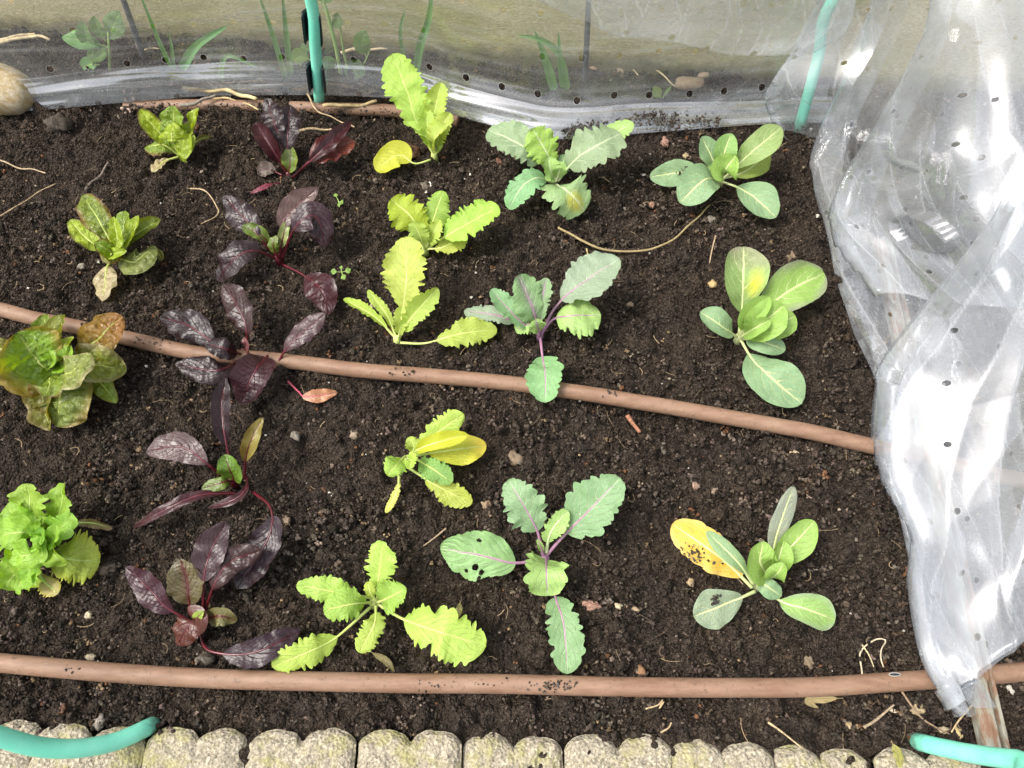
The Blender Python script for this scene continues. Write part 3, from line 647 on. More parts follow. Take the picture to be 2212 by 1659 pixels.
# ------------------------------------------------------------------ plastic film
def tri(x): return np.abs((x % 1.0)-0.5)*4-1
def facet(x, y, seed):
    x = x+0.9*vn(x*0.8, y*0.8, seed+60); y = y+0.9*vn(x*0.8+5, y*0.8, seed+61)
    ix = np.floor(x); iy = np.floor(y); fx = x-ix; fy = y-iy
    a = hsh(ix, iy, seed); b = hsh(ix+1, iy, seed); c = hsh(ix, iy+1, seed); d = hsh(ix+1, iy+1, seed)
    return np.where(fx+fy < 1, a+(b-a)*fx+(c-a)*fy, d+(c-d)*(1-fx)+(b-d)*(1-fy))-0.5
def crease(S, T, seed, amp, along=0.0, fr=(2.6, 6.0, 6.5, 13, 17, 30), folds=1.0, streak=False):
    ca, sa = math.cos(along), math.sin(along); a1, b1 = S*ca+T*sa, -S*sa+T*ca
    if streak:
        b1 = b1+0.03*vn(a1*2.5, b1*4, seed+9)
        q = vn(a1*fr[0], b1*fr[1], seed); q = np.sign(q)*np.abs(q)**0.8
        return amp*(1.6*q+0.9*vn(a1*fr[2], b1*fr[3], seed+1)+0.35*vn(a1*fr[4], b1*fr[5], seed+2)+0.9*facet(a1*fr[0]*1.6, b1*fr[1]*0.35, seed+3))
    h = 1.9*facet(a1*fr[0], b1*fr[1], seed)+1.0*facet(a1*fr[2]+3, b1*fr[3], seed+1)+0.10*facet(a1*fr[4], b1*fr[5]+7, seed+2)
    r = np.random.default_rng(seed)
    for k in range(3):
        an = r.normal(0, 0.22); d = -a1*math.sin(an)+b1*math.cos(an)
        m = np.clip(vn(a1*2.5+k*3, b1*2.5, seed+k+40)*3+0.4, 0, 1)
        h = h+folds*0.55*tri(d*fr[1]*r.uniform(0.45, 0.9)+0.5*vn(a1*2, b1*2, seed+k)+r.random())*m
    return h*amp
def ridge(h):
    l = np.zeros_like(h); l[1:-1] += np.abs(h[2:]+h[:-2]-2*h[1:-1]); l[:, 1:-1] += np.abs(h[:, 2:]+h[:, :-2]-2*h[:, 1:-1])
    l = np.clip(l/(np.percentile(l, 97)+1e-9), 0, 1)**1.3
    return np.repeat(l.reshape(-1, 1), 3, 1)
def film(name, net, nu, nv, mat, amp, along=0.0, seed=1, f0=4.0, parent=None, pin=None, mode='z', tuck=0.0):
    K = [[(gz(u, v, w/100.0) if mode == 'z' else gY(u, v, w)) for (u, v, w) in row] for row in net]
    if tuck:
        K = [[r_[0]+np.array([tuck, 0.0, -min(0.018, max(0.0, r_[0][2]-0.006))])]+list(r_) for r_ in K]
    rows = [spline(r_, nv) for r_ in K]; A_ = np.array(rows)
    G = np.stack([spline(A_[:, j], nu) for j in range(nv)], 1)
    Lu = np.linalg.norm(np.diff(G, axis=0), axis=2).sum(0).mean(); Lv = np.linalg.norm(np.diff(G, axis=1), axis=2).sum(1).mean()
    S, T = np.meshgrid(np.linspace(0, Lu, nu), np.linspace(0, Lv, nv), indexing='ij')
    du = np.gradient(G, axis=0); dv_ = np.gradient(G, axis=1); Nn = nrm(np.cross(du, dv_)); Nn *= np.sign(Nn[..., 2:3]+1e-6) if mode == 'z' else -np.sign(Nn[..., 1:2]+1e-6)
    h = crease(S, T, seed, amp, along); rg = ridge(h)
    G = G+Nn*h[..., None]
    if mode == 'z': G[..., 2] = np.maximum(G[..., 2], soil_h(G[..., 0], G[..., 1])+0.003)
    uv = np.stack([T, S], -1).reshape(-1, 2)+seed*0.013
    o = mesh_obj(name, G.reshape(-1, 3), grid_faces(nu, nv), mat, None, rg, uv)
    if parent: keep(o, parent)
    return o

# back film: upright sheet with a folded hem at the soil
HEM = [(-120, 258), (0, 246), (100, 238), (200, 229), (330, 218), (440, 209), (553, 207), (690, 207), (800, 211), (900, 220), (973, 246), (1043, 266), (1120, 285), (1188, 297), (1271, 296), (1368, 286), (1496, 276), (1631, 266), (1720, 262), (1800, 262)]
bf = empty('back_film', (0.0, 1.2, 0.0)); tag(bf, 'clear perforated film standing behind the vegetable rows', 'plastic film', 'clear plastic tunnel film')
def hemrow(dz, dy, wob=0.0, sd=0):
    out = []
    for k, (u, v) in enumerate(HEM):
        p = gz(u, v, 0.004)
        f = 1.0 if k < 10 else max(0.25, 1-(k-9)*0.10)
        out.append((p[0], p[1]+dy/100*(1.0 if k < 10 else 1.0+0.35*min(k-9, 4)), p[2]+dz/100*(f if dz < 8 else 1)+wob*random.uniform(-1, 1)))
    return out
def film3(name, rows, nu, nv, mat, amp, along, seed, fr, parent):
    A_ = np.array([spline(r_, nv) for r_ in rows]); G = np.stack([spline(A_[:, j], nu) for j in range(nv)], 1)
    Lu = np.linalg.norm(np.diff(G, axis=0), axis=2).sum(0).mean(); Lv = np.linalg.norm(np.diff(G, axis=1), axis=2).sum(1).mean()
    S, T = np.meshgrid(np.linspace(0, Lu, nu), np.linspace(0, Lv, nv), indexing='ij')
    Nn = nrm(np.cross(np.gradient(G, axis=1), np.gradient(G, axis=0)))
    h = crease(S, T, seed, amp, along, fr, streak=True)*np.clip(S/0.03, 0.25, 1); rg = ridge(h)
    G = G+Nn*h[..., None]; G[..., 2] = np.maximum(G[..., 2], soil_h(G[..., 0], G[..., 1])+0.002)
    return keep(mesh_obj(name, G.reshape(-1, 3), grid_faces(nu, nv), mat, None, rg, np.stack([T, S], -1).reshape(-1, 2)+seed*0.013), parent)
film3('sheet', [hemrow(0.2, 0), hemrow(2.2, 1.2, 0.002), hemrow(5.5, 2.8), hemrow(12, 4.0), hemrow(22, 5.0), hemrow(34, 6)], 110, 330, M_FILM, 0.0040, math.pi/2, 11, (1.6, 10, 3, 24, 6, 60), bf)
film3('hem_fold', [hemrow(0.6, 0.0), hemrow(1.6, 0.3, 0.003), hemrow(3.4, 0.9, 0.004), hemrow(6.0, 1.9, 0.006)], 60, 330, M_HEM, 0.0065, math.pi/2, 21, (1.6, 34, 4, 75, 8, 140), bf)
film3('hem_fold', [hemrow(0.3, -0.2), hemrow(1.0, 0.0, 0.001), hemrow(1.9, 0.2, 0.003), hemrow(2.8, 0.3, 0.005)], 44, 330, M_HEM, 0.0038, math.pi/2, 23, (2.0, 45, 5, 90, 9, 160), bf)
hang = [[(1080, -120, 1.215), (1300, -120, 1.195), (1500, -120, 1.175), (1700, -120, 1.16), (1860, -120, 1.14)],
        [(1120, -50, 1.21), (1300, -40, 1.19), (1490, -30, 1.17), (1690, -20, 1.15), (1850, -20, 1.13)],
        [(1156, -2, 1.205), (1310, 30, 1.185), (1480, 50, 1.165), (1670, 60, 1.145), (1830, 60, 1.12)],
        [(1190, 17, 1.20), (1331, 72, 1.18), (1456, 92, 1.16), (1600, 120, 1.14), (1760, 112, 1.12)]]
film('hanging_fold', hang, 70, 130, M_HANG, 0.006, 0.25, 31, 5.0, bf, mode='Y')

# bunched film on the right, several folds lying over each other
rb = empty('bunched_film', (0.62, 0.55, 0.0)); tag(rb, 'milky crumpled film bunched up along the right end of the bed', 'plastic film', 'clear plastic tunnel film')
NA = [[(1909, -30, 26), (1990, -30, 30), (2080, -30, 33), (2170, -30, 35), (2300, -30, 36)],
      [(1839, 140, 14), (1930, 140, 22), (2030, 140, 28), (2130, 140, 31), (2300, 140, 33)],
      [(1768, 305, 4), (1870, 310, 14), (1980, 315, 22), (2100, 320, 26), (2300, 325, 28)],
      [(1762, 400, 2.5), (1870, 420, 9), (1990, 430, 17), (2110, 440, 22), (2300, 450, 25)],
      [(1800, 560, 2), (1900, 580, 5), (2010, 590, 12), (2120, 600, 18), (2310, 610, 22)],
      [(1845, 702, 2), (1935, 720, 4), (2040, 735, 9), (2140, 745, 14), (2320, 760, 19)],
      [(1900, 835, 2), (1980, 850, 4.5), (2070, 870, 8), (2160, 890, 12), (2320, 900, 17)],
      [(1916, 990, 2), (1995, 1000, 4.5), (2085, 1010, 8), (2180, 1020, 12), (2330, 1030, 16)],
      [(1958, 1112, 2), (2025, 1125, 4.5), (2110, 1140, 8), (2200, 1140, 11), (2330, 1140, 15)],
      [(1974, 1250, 2.5), (2040, 1260, 4.5), (2125, 1260, 7), (2210, 1250, 10), (2330, 1230, 14)],
      [(1998, 1415, 3), (2050, 1420, 5), (2115, 1405, 7), (2200, 1370, 9.5), (2335, 1300, 13)],
      [(2060, 1522, 2.5), (2085, 1490, 4.5), (2108, 1455, 6.5), (2205, 1395, 9), (2335, 1318, 12.5)],
      [(2073, 1543, 2), (2084, 1515, 3.5), (2102, 1475, 6), (2205, 1402, 8.7), (2335, 1326, 12)]]
film('film_fold', NA, 230, 110, M_BUNCH, 0.017, 0.2, 41, 3.5, rb, tuck=0.05)
NC = [[(2009, -30, 36), (2090, -30, 38), (2180, -30, 39), (2320, -30, 40)],
      [(1984, 95, 29), (2060, 100, 33), (2160, 110, 36), (2320, 115, 37)],
      [(1909, 245, 19), (2010, 255, 26), (2130, 260, 31), (2320, 265, 33)],
      [(1835, 412, 9.5), (1950, 430, 18), (2090, 440, 25), (2320, 450, 29)],
      [(1822, 520, 7), (1950, 545, 12), (2100, 560, 20), (2320, 570, 26)],
      [(1900, 640, 8.5), (2000, 650, 12), (2130, 660, 18), (2330, 670, 23)]]
film('film_fold', NC, 150, 110, M_BUNCH, 0.018, 0.5, 43, 3.5, rb, tuck=0.04)
NB = [[(2210, 392, 31), (2250, 392, 32), (2290, 392, 33), (2340, 392, 34)],
      [(2114, 535, 24), (2170, 540, 27), (2240, 545, 29), (2340, 550, 31)],
      [(2049, 622, 18), (2120, 630, 22), (2210, 640, 25), (2340, 645, 28)],
      [(1969, 732, 12), (2060, 740, 16), (2170, 750, 20), (2340, 760, 25)],
      [(1919, 815, 8), (2020, 830, 12), (2150, 850, 17), (2340, 860, 23)],
      [(1914, 945, 6), (2010, 960, 10), (2140, 975, 15), (2340, 985, 21)],
      [(1928, 1035, 5.5), (2020, 1050, 9.5), (2150, 1060, 14), (2340, 1070, 19)],
      [(1982, 1160, 5.5), (2050, 1170, 9), (2160, 1180, 13), (2340, 1180, 17.5)],
      [(1973, 1262, 5.5), (2050, 1275, 8.5), (2160, 1270, 12), (2340, 1250, 16)],
      [(2000, 1415, 5.5), (2055, 1412, 7.5), (2125, 1395, 9), (2340, 1290, 14.5)],
      [(2066, 1525, 4), (2088, 1492, 6), (2112, 1450, 8), (2340, 1312, 14)]]
film('film_fold', NB, 210, 110, M_BUNCH, 0.018, 0.15, 47, 3.2, rb, tuck=0.05)
NL = [[(1790, -30, 1.15), (1840, -30, 1.14), (1890, -30, 1.13), (1940, -30, 1.12)],
      [(1735, 75, 1.135), (1795, 75, 1.12), (1850, 75, 1.11), (1905, 75, 1.10)],
      [(1664, 198, 1.11), (1735, 190, 1.08), (1800, 180, 1.07), (1850, 170, 1.06)],
      [(1672, 250, 1.10), (1730, 250, 1.075), (1780, 245, 1.06), (1825, 230, 1.05)],
      [(1690, 285, 1.085), (1725, 295, 1.075), (1755, 302, 1.06), (1790, 300, 1.04)]]
film('film_fold', NL, 90, 60, M_BUNCH, 0.012, 0.6, 53, 5.0, rb, mode='Y', tuck=0.02)

# ------------------------------------------------------------------ vegetables: each leaf is (points (u, v, height cm), width, options)
def grow(name, crown, label, cat, group, sp, leaves, stem_r=0.0045, ribm=None, stem_h=0.012):
    root = plant(name, *crown, label, cat, group, stem_r, ribm or RIB[sp], stem_h)
    for L_ in leaves:
        o = dict(L_[2]) if len(L_) > 2 else {}
        o.setdefault('ribm', ribm)
        leaf(root, o.pop('sp', sp), L_[0], L_[1], **o)
    return root
BRZ = (0.17, 0.085, 0.016); OLV = (0.17, 0.17, 0.018); DRY = (0.46, 0.36, 0.19); LIME = (0.33, 0.44, 0.03); YEL = (0.62, 0.52, 0.05)
GL = 'lettuces in the left row'
grow('lettuce_plant', (392, 338), 'small upright lime lettuce near the film, furthest back of the left row', 'lettuce', GL, 'lettuce', [
 ([(390, 335, .5), (343, 285, 4), (302, 236, 7)], 46, dict(fold=.7, col=LIME, rim=(.2, .17, .04))), ([(392, 335, .5), (378, 280, 5), (372, 228, 8)], 62, dict(fold=.4)),
 ([(394, 338, .5), (414, 290, 4), (430, 234, 7)], 44, dict(fold=.9, roll=-.6, col=LIME)), ([(393, 338, .5), (372, 305, 5.5), (374, 262, 6.8)], 78, dict(fold=-.5, col=LIME, edge=-.2)),
 ([(390, 337, .5), (350, 312, 3), (312, 320, 1.5)], 42, dict(fold=-.3, rim=BRZ)), ([(398, 335, .5), (428, 303, 2), (458, 294, 2)], 14, dict(col=OLV, rim=BRZ)),
 ([(385, 338, .5), (350, 350, 1), (328, 372, .6)], 26, dict(col=DRY, rim=(.5, .45, .2), pet=.3)), ([(394, 340, .5), (400, 316, 3.5), (410, 288, 5.5)], 40, dict(fold=.8, roll=.5, col=LIME))], .005)
grow('lettuce_plant', (250, 556), 'open green lettuce with a pale withered leaf hanging below it', 'lettuce', GL, 'lettuce', [
 ([(248, 540, 1), (216, 480, 4), (178, 422, 5)], 62, dict(rim=BRZ, core=(.12, .2, .03), fold=.25)), ([(246, 548, 1), (196, 522, 3), (150, 476, 4)], 46, dict(col=LIME, fold=.3, rim=(.2, .2, .03))),
 ([(255, 545, 1), (264, 500, 5), (268, 456, 6)], 58, dict(core=(.12, .22, .03))), ([(258, 545, 1), (295, 505, 4), (347, 474, 4)], 42, dict(fold=.6, rim=OLV)),
 ([(250, 556, 1), (292, 564, 3.2), (336, 532, 2.5)], 62, dict(col=(.24, .28, .08), fold=-.15, p=1.1)), ([(250, 548, 1.5), (254, 520, 6), (245, 468, 7.5)], 32, dict(col=LIME, fold=.9)),
 ([(258, 548, 1.5), (280, 522, 5), (300, 466, 7)], 36, dict(col=LIME, fold=.7, roll=-.4)), ([(255, 555, 1), (236, 542, 4), (205, 524, 5.5)], 42, dict(rim=BRZ, fold=.6)),
 ([(250, 556, 1.5), (248, 548, 5), (274, 541, 6)], 28, dict(col=LIME, fold=.7)), ([(243, 562, .6), (228, 585, 1.4), (223, 650, .8)], 54, dict(col=(.50, .42, .24), fold=.1, pet=.2, p=1.0, q=.6)),
 ([(325, 536, 1), (342, 548, 1.2), (350, 563, .6)], 20, dict(col=OLV))], .006)
grow('lettuce_plant', (120, 788), 'largest lettuce, bronze tinged with puckered leaves, beside the diagonal hose', 'lettuce', GL, 'lettuce', [
 ([(110, 785, 1), (40, 765, 3), (-30, 745, 3)], 54, dict(col=OLV)), ([(110, 795, 1), (50, 792, 5), (-20, 800, 4)], 82, dict(rim=BRZ)),
 ([(115, 770, 1), (104, 720, 4), (92, 680, 5)], 46, dict(fold=.5)), ([(122, 775, 2), (130, 725, 6), (141, 680, 7.5)], 66, dict(fold=.8)),
 ([(150, 780, 2), (205, 738, 6), (264, 682, 8)], 92, dict(col=(.24, .15, .02), tip=(.28, .12, .02), fold=.3)), ([(130, 795, 1), (200, 788, 5), (274, 800, 3.2)], 88, dict(rim=(.36, .31, .14))),
 ([(130, 800, 1), (200, 812, 3), (253, 870, 1)], 50, dict(rim=OLV)), ([(120, 805, 1), (128, 862, 4), (124, 922, 1)], 128, dict(col=(.19, .25, .05), rim=(.30, .22, .06), fold=-.1, p=1.1)),
 ([(115, 805, 1), (92, 862, 3), (108, 930, .7)], 64, dict(col=OLV, rim=(.38, .29, .14))), ([(118, 800, 2), (108, 830, 6), (96, 856, 6)], 96, dict(rim=BRZ, fold=.1)),
 ([(150, 812, 2), (96, 792, 5), (36, 718, 9)], 150, dict(rim=(.30, .20, .04), fold=.7, edge=.1)), ([(120, 808, 3), (150, 806, 8), (198, 764, 9)], 76, dict(col=(.25, .3, .06), rim=(.46, .40, .2), fold=.25, edge=-.25)),
 ([(120, 788, 3), (134, 765, 7.5), (160, 728, 9)], 46, dict(col=LIME, fold=.7)), ([(122, 792, 3), (140, 782, 7.5), (154, 746, 9)], 50, dict(col=(.24, .42, .03), fold=.9)),
 ([(118, 792, 3), (112, 775, 8), (104, 758, 9)], 40, dict(col=(.24, .42, .03), fold=.8))], .008)
grow('lettuce_plant', (95, 1168), 'bright green frilly lettuce, nearest the front of the left row', 'lettuce', GL, 'frilly', [
 ([(85, 1235, .9), (95, 1255, .8), (126, 1282, .5)], 38, dict(col=(.62, .52, .20), rim=YEL, ruffle=.1)), ([(150, 1130, .8), (200, 1130, 1.4), (242, 1142, .5)], 18, dict(col=(.34, .24, .13))),
 ([(85, 1175, 1), (50, 1218, 3), (5, 1272, 1)], 76, dict()), ([(92, 1178, 1), (75, 1225, 3), (52, 1272, 1.5)], 66, dict(rim=(.36, .46, .05))),
 ([(110, 1190, 1), (150, 1207, 3), (216, 1214, 1.5)], 104, dict(col=(.42, .52, .07), rim=(.50, .52, .06), fold=.05, ruffle=.12)), ([(95, 1165, 1), (52, 1130, 5), (12, 1094, 5.5)], 66, dict()),
 ([(95, 1165, 1), (70, 1110, 5), (58, 1044, 7.5)], 80, dict()), ([(100, 1160, 1), (128, 1105, 5), (140, 1044, 7.5)], 64, dict()), ([(102, 1162, 1), (130, 1142, 6), (156, 1108, 6.5)], 62, dict()),
 ([(92, 1165, 2), (48, 1150, 6.5), (-4, 1158, 5.5)], 70, dict()), ([(95, 1168, 2), (70, 1197, 6.5), (26, 1200, 5.5)], 68, dict()), ([(104, 1172, 2), (118, 1200, 6), (140, 1222, 5)], 44, dict()),
 ([(100, 1168, 2), (116, 1160, 7.5), (122, 1132, 8.5)], 46, dict(fold=.7)), ([(95, 1165, 3), (92, 1156, 8), (88, 1138, 9)], 44, dict(fold=.8, col=(.2, .42, .04))), ([(96, 1168, 3), (86, 1172, 8), (70, 1172, 8.5)], 40, dict(fold=.7))], .008)

GB = 'purple beet plants'
SIL = (0.020, 0.0095, 0.011); MAR = (0.034, 0.006, 0.008); BGR = (0.09, 0.13, 0.02)
grow('beet_plant', (625, 382), 'dark red beet close to the film, furthest back of its row', 'beet', GB, 'beet', [
 ([(620, 375, .5), (600, 290, 6), (575, 212, 9)], 50, dict(pet=.4)), ([(624, 378, .5), (621, 310, 5), (626, 226, 8)], 54, dict(pet=.35)), ([(622, 380, .5), (590, 325, 5), (551, 266, 7)], 42, dict(col=MAR, fold=.7)),
 ([(632, 382, .5), (690, 330, 5), (760, 262, 6)], 34, dict(col=MAR, fold=.8, pet=.3)), ([(632, 382, .5), (685, 335, 4), (767, 306, 4)], 64, dict(col=(.085, .018, .014), tip=(.14, .035, .018), pet=.35, fold=.1)),
 ([(622, 378, .5), (626, 355, 3), (629, 316, 4.5)], 36, dict(col=BGR, rim=(.16, .2, .03), pet=.2)), ([(610, 378, .4), (580, 366, 1), (555, 372, .6)], 32, dict(col=(.10, .075, .06))),
 ([(608, 393, .5), (575, 402, 1), (540, 418, .6)], 13, dict(col=(.16, .02, .04)))], .005)
grow('beet_plant', (603, 562), 'glossy purple beet with arching leaves and a limp leaf reaching right, second from the film', 'beet', GB, 'beet', [
 ([(598, 560, .5), (550, 541, 4), (506, 560, 4), (470, 606, 1)], 64, dict(col=SIL, pet=.25)), ([(600, 558, .5), (560, 512, 5), (530, 475, 6), (483, 423, 7)], 58, dict(col=SIL, pet=.35)),
 ([(600, 555, .5), (565, 508, 5), (522, 488, 6)], 32, dict(col=BGR, pet=.4)), ([(605, 560, .5), (606, 495, 5), (630, 455, 7), (686, 406, 9)], 54, dict(col=(.085, .05, .043), pet=.38, fold=.3)),
 ([(608, 560, .5), (638, 490, 7), (682, 468, 8), (704, 534, 4)], 66, dict(col=(.022, .007, .010), pet=.4, fold=.1)), ([(602, 560, 1), (590, 530, 4), (598, 508, 5)], 26, dict(col=BGR)),
 ([(604, 556, 1), (613, 505, 5), (622, 472, 6)], 22, dict(col=(.2, .24, .08))), ([(612, 572, .5), (655, 594, 1.6), (695, 628, 2.4), (711, 680, .6)], 66, dict(col=MAR, pet=.38, fold=-.15))], .006)
grow('beet_plant', (530, 766), 'large dark purple beet straddling the diagonal hose', 'beet', GB, 'beet', [
 ([(528, 765, .8), (470, 745, 4), (410, 705, 5), (346, 684, 4)], 66, dict(pet=.3)), ([(532, 762, .8), (532, 715, 5), (515, 665, 6.5), (482, 616, 7)], 70, dict(pet=.3, col=(.026, .010, .009))),
 ([(525, 770, .8), (470, 800, 3), (379, 786, 3)], 58, dict(pet=.2)), ([(530, 768, 1), (490, 755, 5), (443, 742, 5)], 46, dict()), ([(592, 800, .5), (625, 745, 4), (703, 677, 7)], 46, dict(col=(.055, .028, .030), pet=.3, fold=.15)),
 ([(578, 768, 3), (548, 808, 5), (520, 872, 2)], 80, dict(col=(.030, .009, .012), pet=.05)), ([(535, 765, 2), (531, 745, 6), (526, 728, 7)], 24, dict(col=(.14, .05, .05)))], .006)
grow('beet_plant', (505, 1040), 'beet with a silvery leaf pointing left and a green heart', 'beet', GB, 'beet', [
 ([(545, 1062, 1), (584, 1098, 4), (580, 1160, 4.5), (512, 1272, 2)], 80, dict(col=(.021, .010, .014), pet=.42, fold=.05)), ([(500, 1010, 1), (487, 950, 4), (479, 880, 6), (487, 816, 7)], 46, dict(pet=.25, fold=.6)),
 ([(478, 1030, 1), (445, 1000, 4), (390, 965, 5), (316, 976, 4)], 64, dict(col=(.075, .047, .045), pet=.25, fold=.05)), ([(510, 1065, 1), (430, 1070, 3), (360, 1100, 3), (287, 1140, 1)], 26, dict(col=MAR, pet=.1, fold=.5)),
 ([(533, 1030, 1), (530, 1058, 2), (500, 1082, 2), (448, 1098, 1)], 20, dict(col=MAR, pet=.1, fold=.5)), ([(528, 1035, 1), (532, 985, 4), (545, 945, 6), (568, 902, 7)], 36, dict(col=(.17, .14, .03), pet=.3, fold=.5)),
 ([(505, 1038, 1), (480, 1042, 3), (435, 1056, 2.5)], 30, dict(col=BGR, pet=.15)), ([(508, 1042, 1.5), (497, 1015, 5), (483, 982, 6.2)], 56, dict(col=(.08, .15, .015), pet=.1))], .006)
grow('beet_plant', (428, 1350), 'bronze purple beet nearest the front hose with one long drooping leaf', 'beet', GB, 'beet', [
 ([(430, 1370, .6), (450, 1405, 2), (520, 1414, 2.5), (580, 1398, 3), (650, 1360, 2)], 62, dict(col=(.020, .008, .012), pet=.35, fold=.05)), ([(415, 1345, .8), (360, 1312, 3), (325, 1275, 4), (273, 1224, 5)], 62, dict(col=(.030, .007, .011), pet=.25)),
 ([(438, 1335, .8), (440, 1255, 5), (455, 1190, 7), (489, 1126, 9)], 68, dict(col=(.038, .020, .023), pet=.4)), ([(440, 1325, .8), (465, 1258, 5), (500, 1212, 6), (566, 1188, 6)], 62, dict(col=(.032, .013, .012), pet=.35)),
 ([(412, 1330, .8), (405, 1270, 4), (391, 1206, 6)], 80, dict(col=(.085, .07, .03), core=(.07, .015, .012), pet=.22)), ([(432, 1335, 1), (412, 1345, 4), (384, 1394, 2)], 70, dict(col=(.075, .022, .014), pet=.1)),
 ([(440, 1340, .8), (475, 1330, 3), (512, 1341, 1.5)], 46, dict(col=(.14, .13, .05), core=(.14, .05, .02), pet=.1)), ([(430, 1345, 1.5), (426, 1335, 3.5), (440, 1320, 4.5)], 22, dict(col=(.22, .3, .05)))], .006)

GM = 'lime green serrated mustard plants'
YL = (0.50, 0.52, 0.04)
grow('mustard_plant', (938, 338), 'lime mustard with one tall leaf rising over the film hem, furthest back', 'mustard', GM, 'mustard', [
 ([(930, 345, .8), (895, 353, 1.5), (862, 335, 2.5), (810, 366, 1)], 62, dict(col=YL, teeth=.02, ruffle=.04, pet=.35)), ([(935, 332, .8), (902, 268, 5), (880, 200, 9), (847, 116, 13)], 88, dict(pet=.28)),
 ([(940, 330, .8), (935, 270, 5), (952, 178, 10)], 50, dict(pet=.35, fold=.4)), ([(942, 332, .8), (950, 285, 5), (972, 243, 7)], 44, dict(fold=.5)), ([(938, 332, .8), (926, 290, 5), (920, 236, 7)], 40, dict(fold=.5)),
 ([(938, 333, .8), (920, 295, 5), (870, 262, 6.5)], 36, dict(fold=.6, roll=.5)), ([(940, 334, .8), (940, 300, 5), (965, 268, 6.5)], 42, dict(fold=.6, roll=-.5)), ([(940, 335, .8), (948, 322, 2.5), (957, 311, 3)], 9, dict())], .0055)
grow('mustard_plant', (918, 540), 'lime mustard with a small yellow leaf, second from the film', 'mustard', GM, 'mustard', [
 ([(918, 530, .8), (915, 485, 3), (914, 450, 3.5)], 38, dict(col=YEL, teeth=.02)), ([(915, 535, .8), (892, 475, 5), (844, 430, 7)], 78, dict(col=(.34, .44, .03))), ([(922, 532, .8), (935, 480, 4), (957, 412, 7)], 58, dict(col=(.26, .42, .06))),
 ([(925, 535, .8), (972, 505, 4), (1078, 446, 6)], 78, dict(pet=.28)), ([(922, 538, .8), (960, 533, 2), (1008, 504, 2)], 44, dict()), ([(918, 538, 1), (907, 510, 4), (892, 478, 6)], 46, dict(fold=.5)), ([(920, 536, 1), (936, 505, 4), (950, 474, 5.5)], 38, dict(fold=.5))], .005)
grow('mustard_plant', (858, 737), 'lime mustard with a tall broad leaf and two thin ragged leaves', 'mustard', GM, 'mustard', [
 ([(865, 740, .6), (920, 741, 1.2), (990, 722, 2.5), (1074, 711, 2)], 62, dict(col=(.38, .48, .08), pet=.38)), ([(855, 730, .8), (810, 685, 3), (742, 646, 4)], 26, dict(fold=.7, teeth=.35)), ([(856, 728, .8), (835, 680, 4), (795, 626, 6)], 26, dict(fold=.7, teeth=.35)),
 ([(862, 730, .8), (872, 660, 5), (878, 600, 8), (877, 511, 11)], 98, dict(pet=.3, fold=.05)), ([(862, 730, .8), (886, 690, 5), (945, 621, 8)], 50, dict(fold=.4)), ([(860, 732, .8), (866, 700, 4), (868, 662, 5)], 34, dict(fold=.6))], .0055)
grow('mustard_plant', (882, 995), 'yellowing lime mustard just below the diagonal hose', 'mustard', GM, 'mustard', [
 ([(862, 1028, 1.5), (858, 1060, 2), (833, 1108, .6)], 18, dict(col=(.6, .6, .14), teeth=.3)), ([(885, 1012, 1), (940, 1047, 2), (1020, 1088, 1)], 50, dict(pet=.3)), ([(895, 985, 1), (945, 977, 3.5), (1051, 962, 3)], 66, dict(col=YL, tip=(.62, .50, .05), teeth=.05, pet=.28)),
 ([(890, 985, 1.5), (930, 945, 4), (1002, 894, 6)], 58, dict()), ([(888, 985, 2), (895, 965, 4), (884, 943, 5)], 38, dict()), ([(885, 980, 2), (930, 960, 6), (1010, 938, 7)], 38, dict(col=YL, fold=.6, teeth=.02)),
 ([(895, 990, 1.5), (930, 1010, 4), (977, 1043, 3.5)], 50, dict(col=(.20, .38, .10))), ([(875, 985, 1.5), (856, 1004, 5), (836, 1027, 4.5)], 50, dict(fold=.2)), ([(880, 990, 2), (889, 995, 5), (883, 1014, 6)], 34, dict(fold=.6))], .005)
grow('mustard_plant', (808, 1304), 'spreading lime mustard nearest the front hose', 'mustard', GM, 'mustard', [
 ([(800, 1312, .8), (725, 1378, 1.5), (665, 1408, 3), (587, 1440, 2.4)], 66, dict(pet=.38)), ([(815, 1305, 1), (870, 1337, 2), (950, 1365, 4), (1050, 1396, 2.5)], 108, dict(pet=.28, fold=.05)), ([(812, 1308, 1.5), (808, 1350, 4), (775, 1410, 3)], 52, dict()),
 ([(805, 1292, 1), (740, 1282, 4), (640, 1263, 5)], 56, dict()), ([(815, 1298, 1), (818, 1250, 4), (825, 1168, 7)], 66, dict(pet=.25)), ([(803, 1302, 1.5), (760, 1305, 5), (698, 1319, 5)], 68, dict(col=(.27, .44, .07))),
 ([(815, 1302, 1.5), (842, 1290, 5), (878, 1270, 6)], 68, dict(col=(.28, .45, .08))), ([(812, 1298, 2), (800, 1280, 4), (794, 1256, 5)], 24, dict())], .0055)

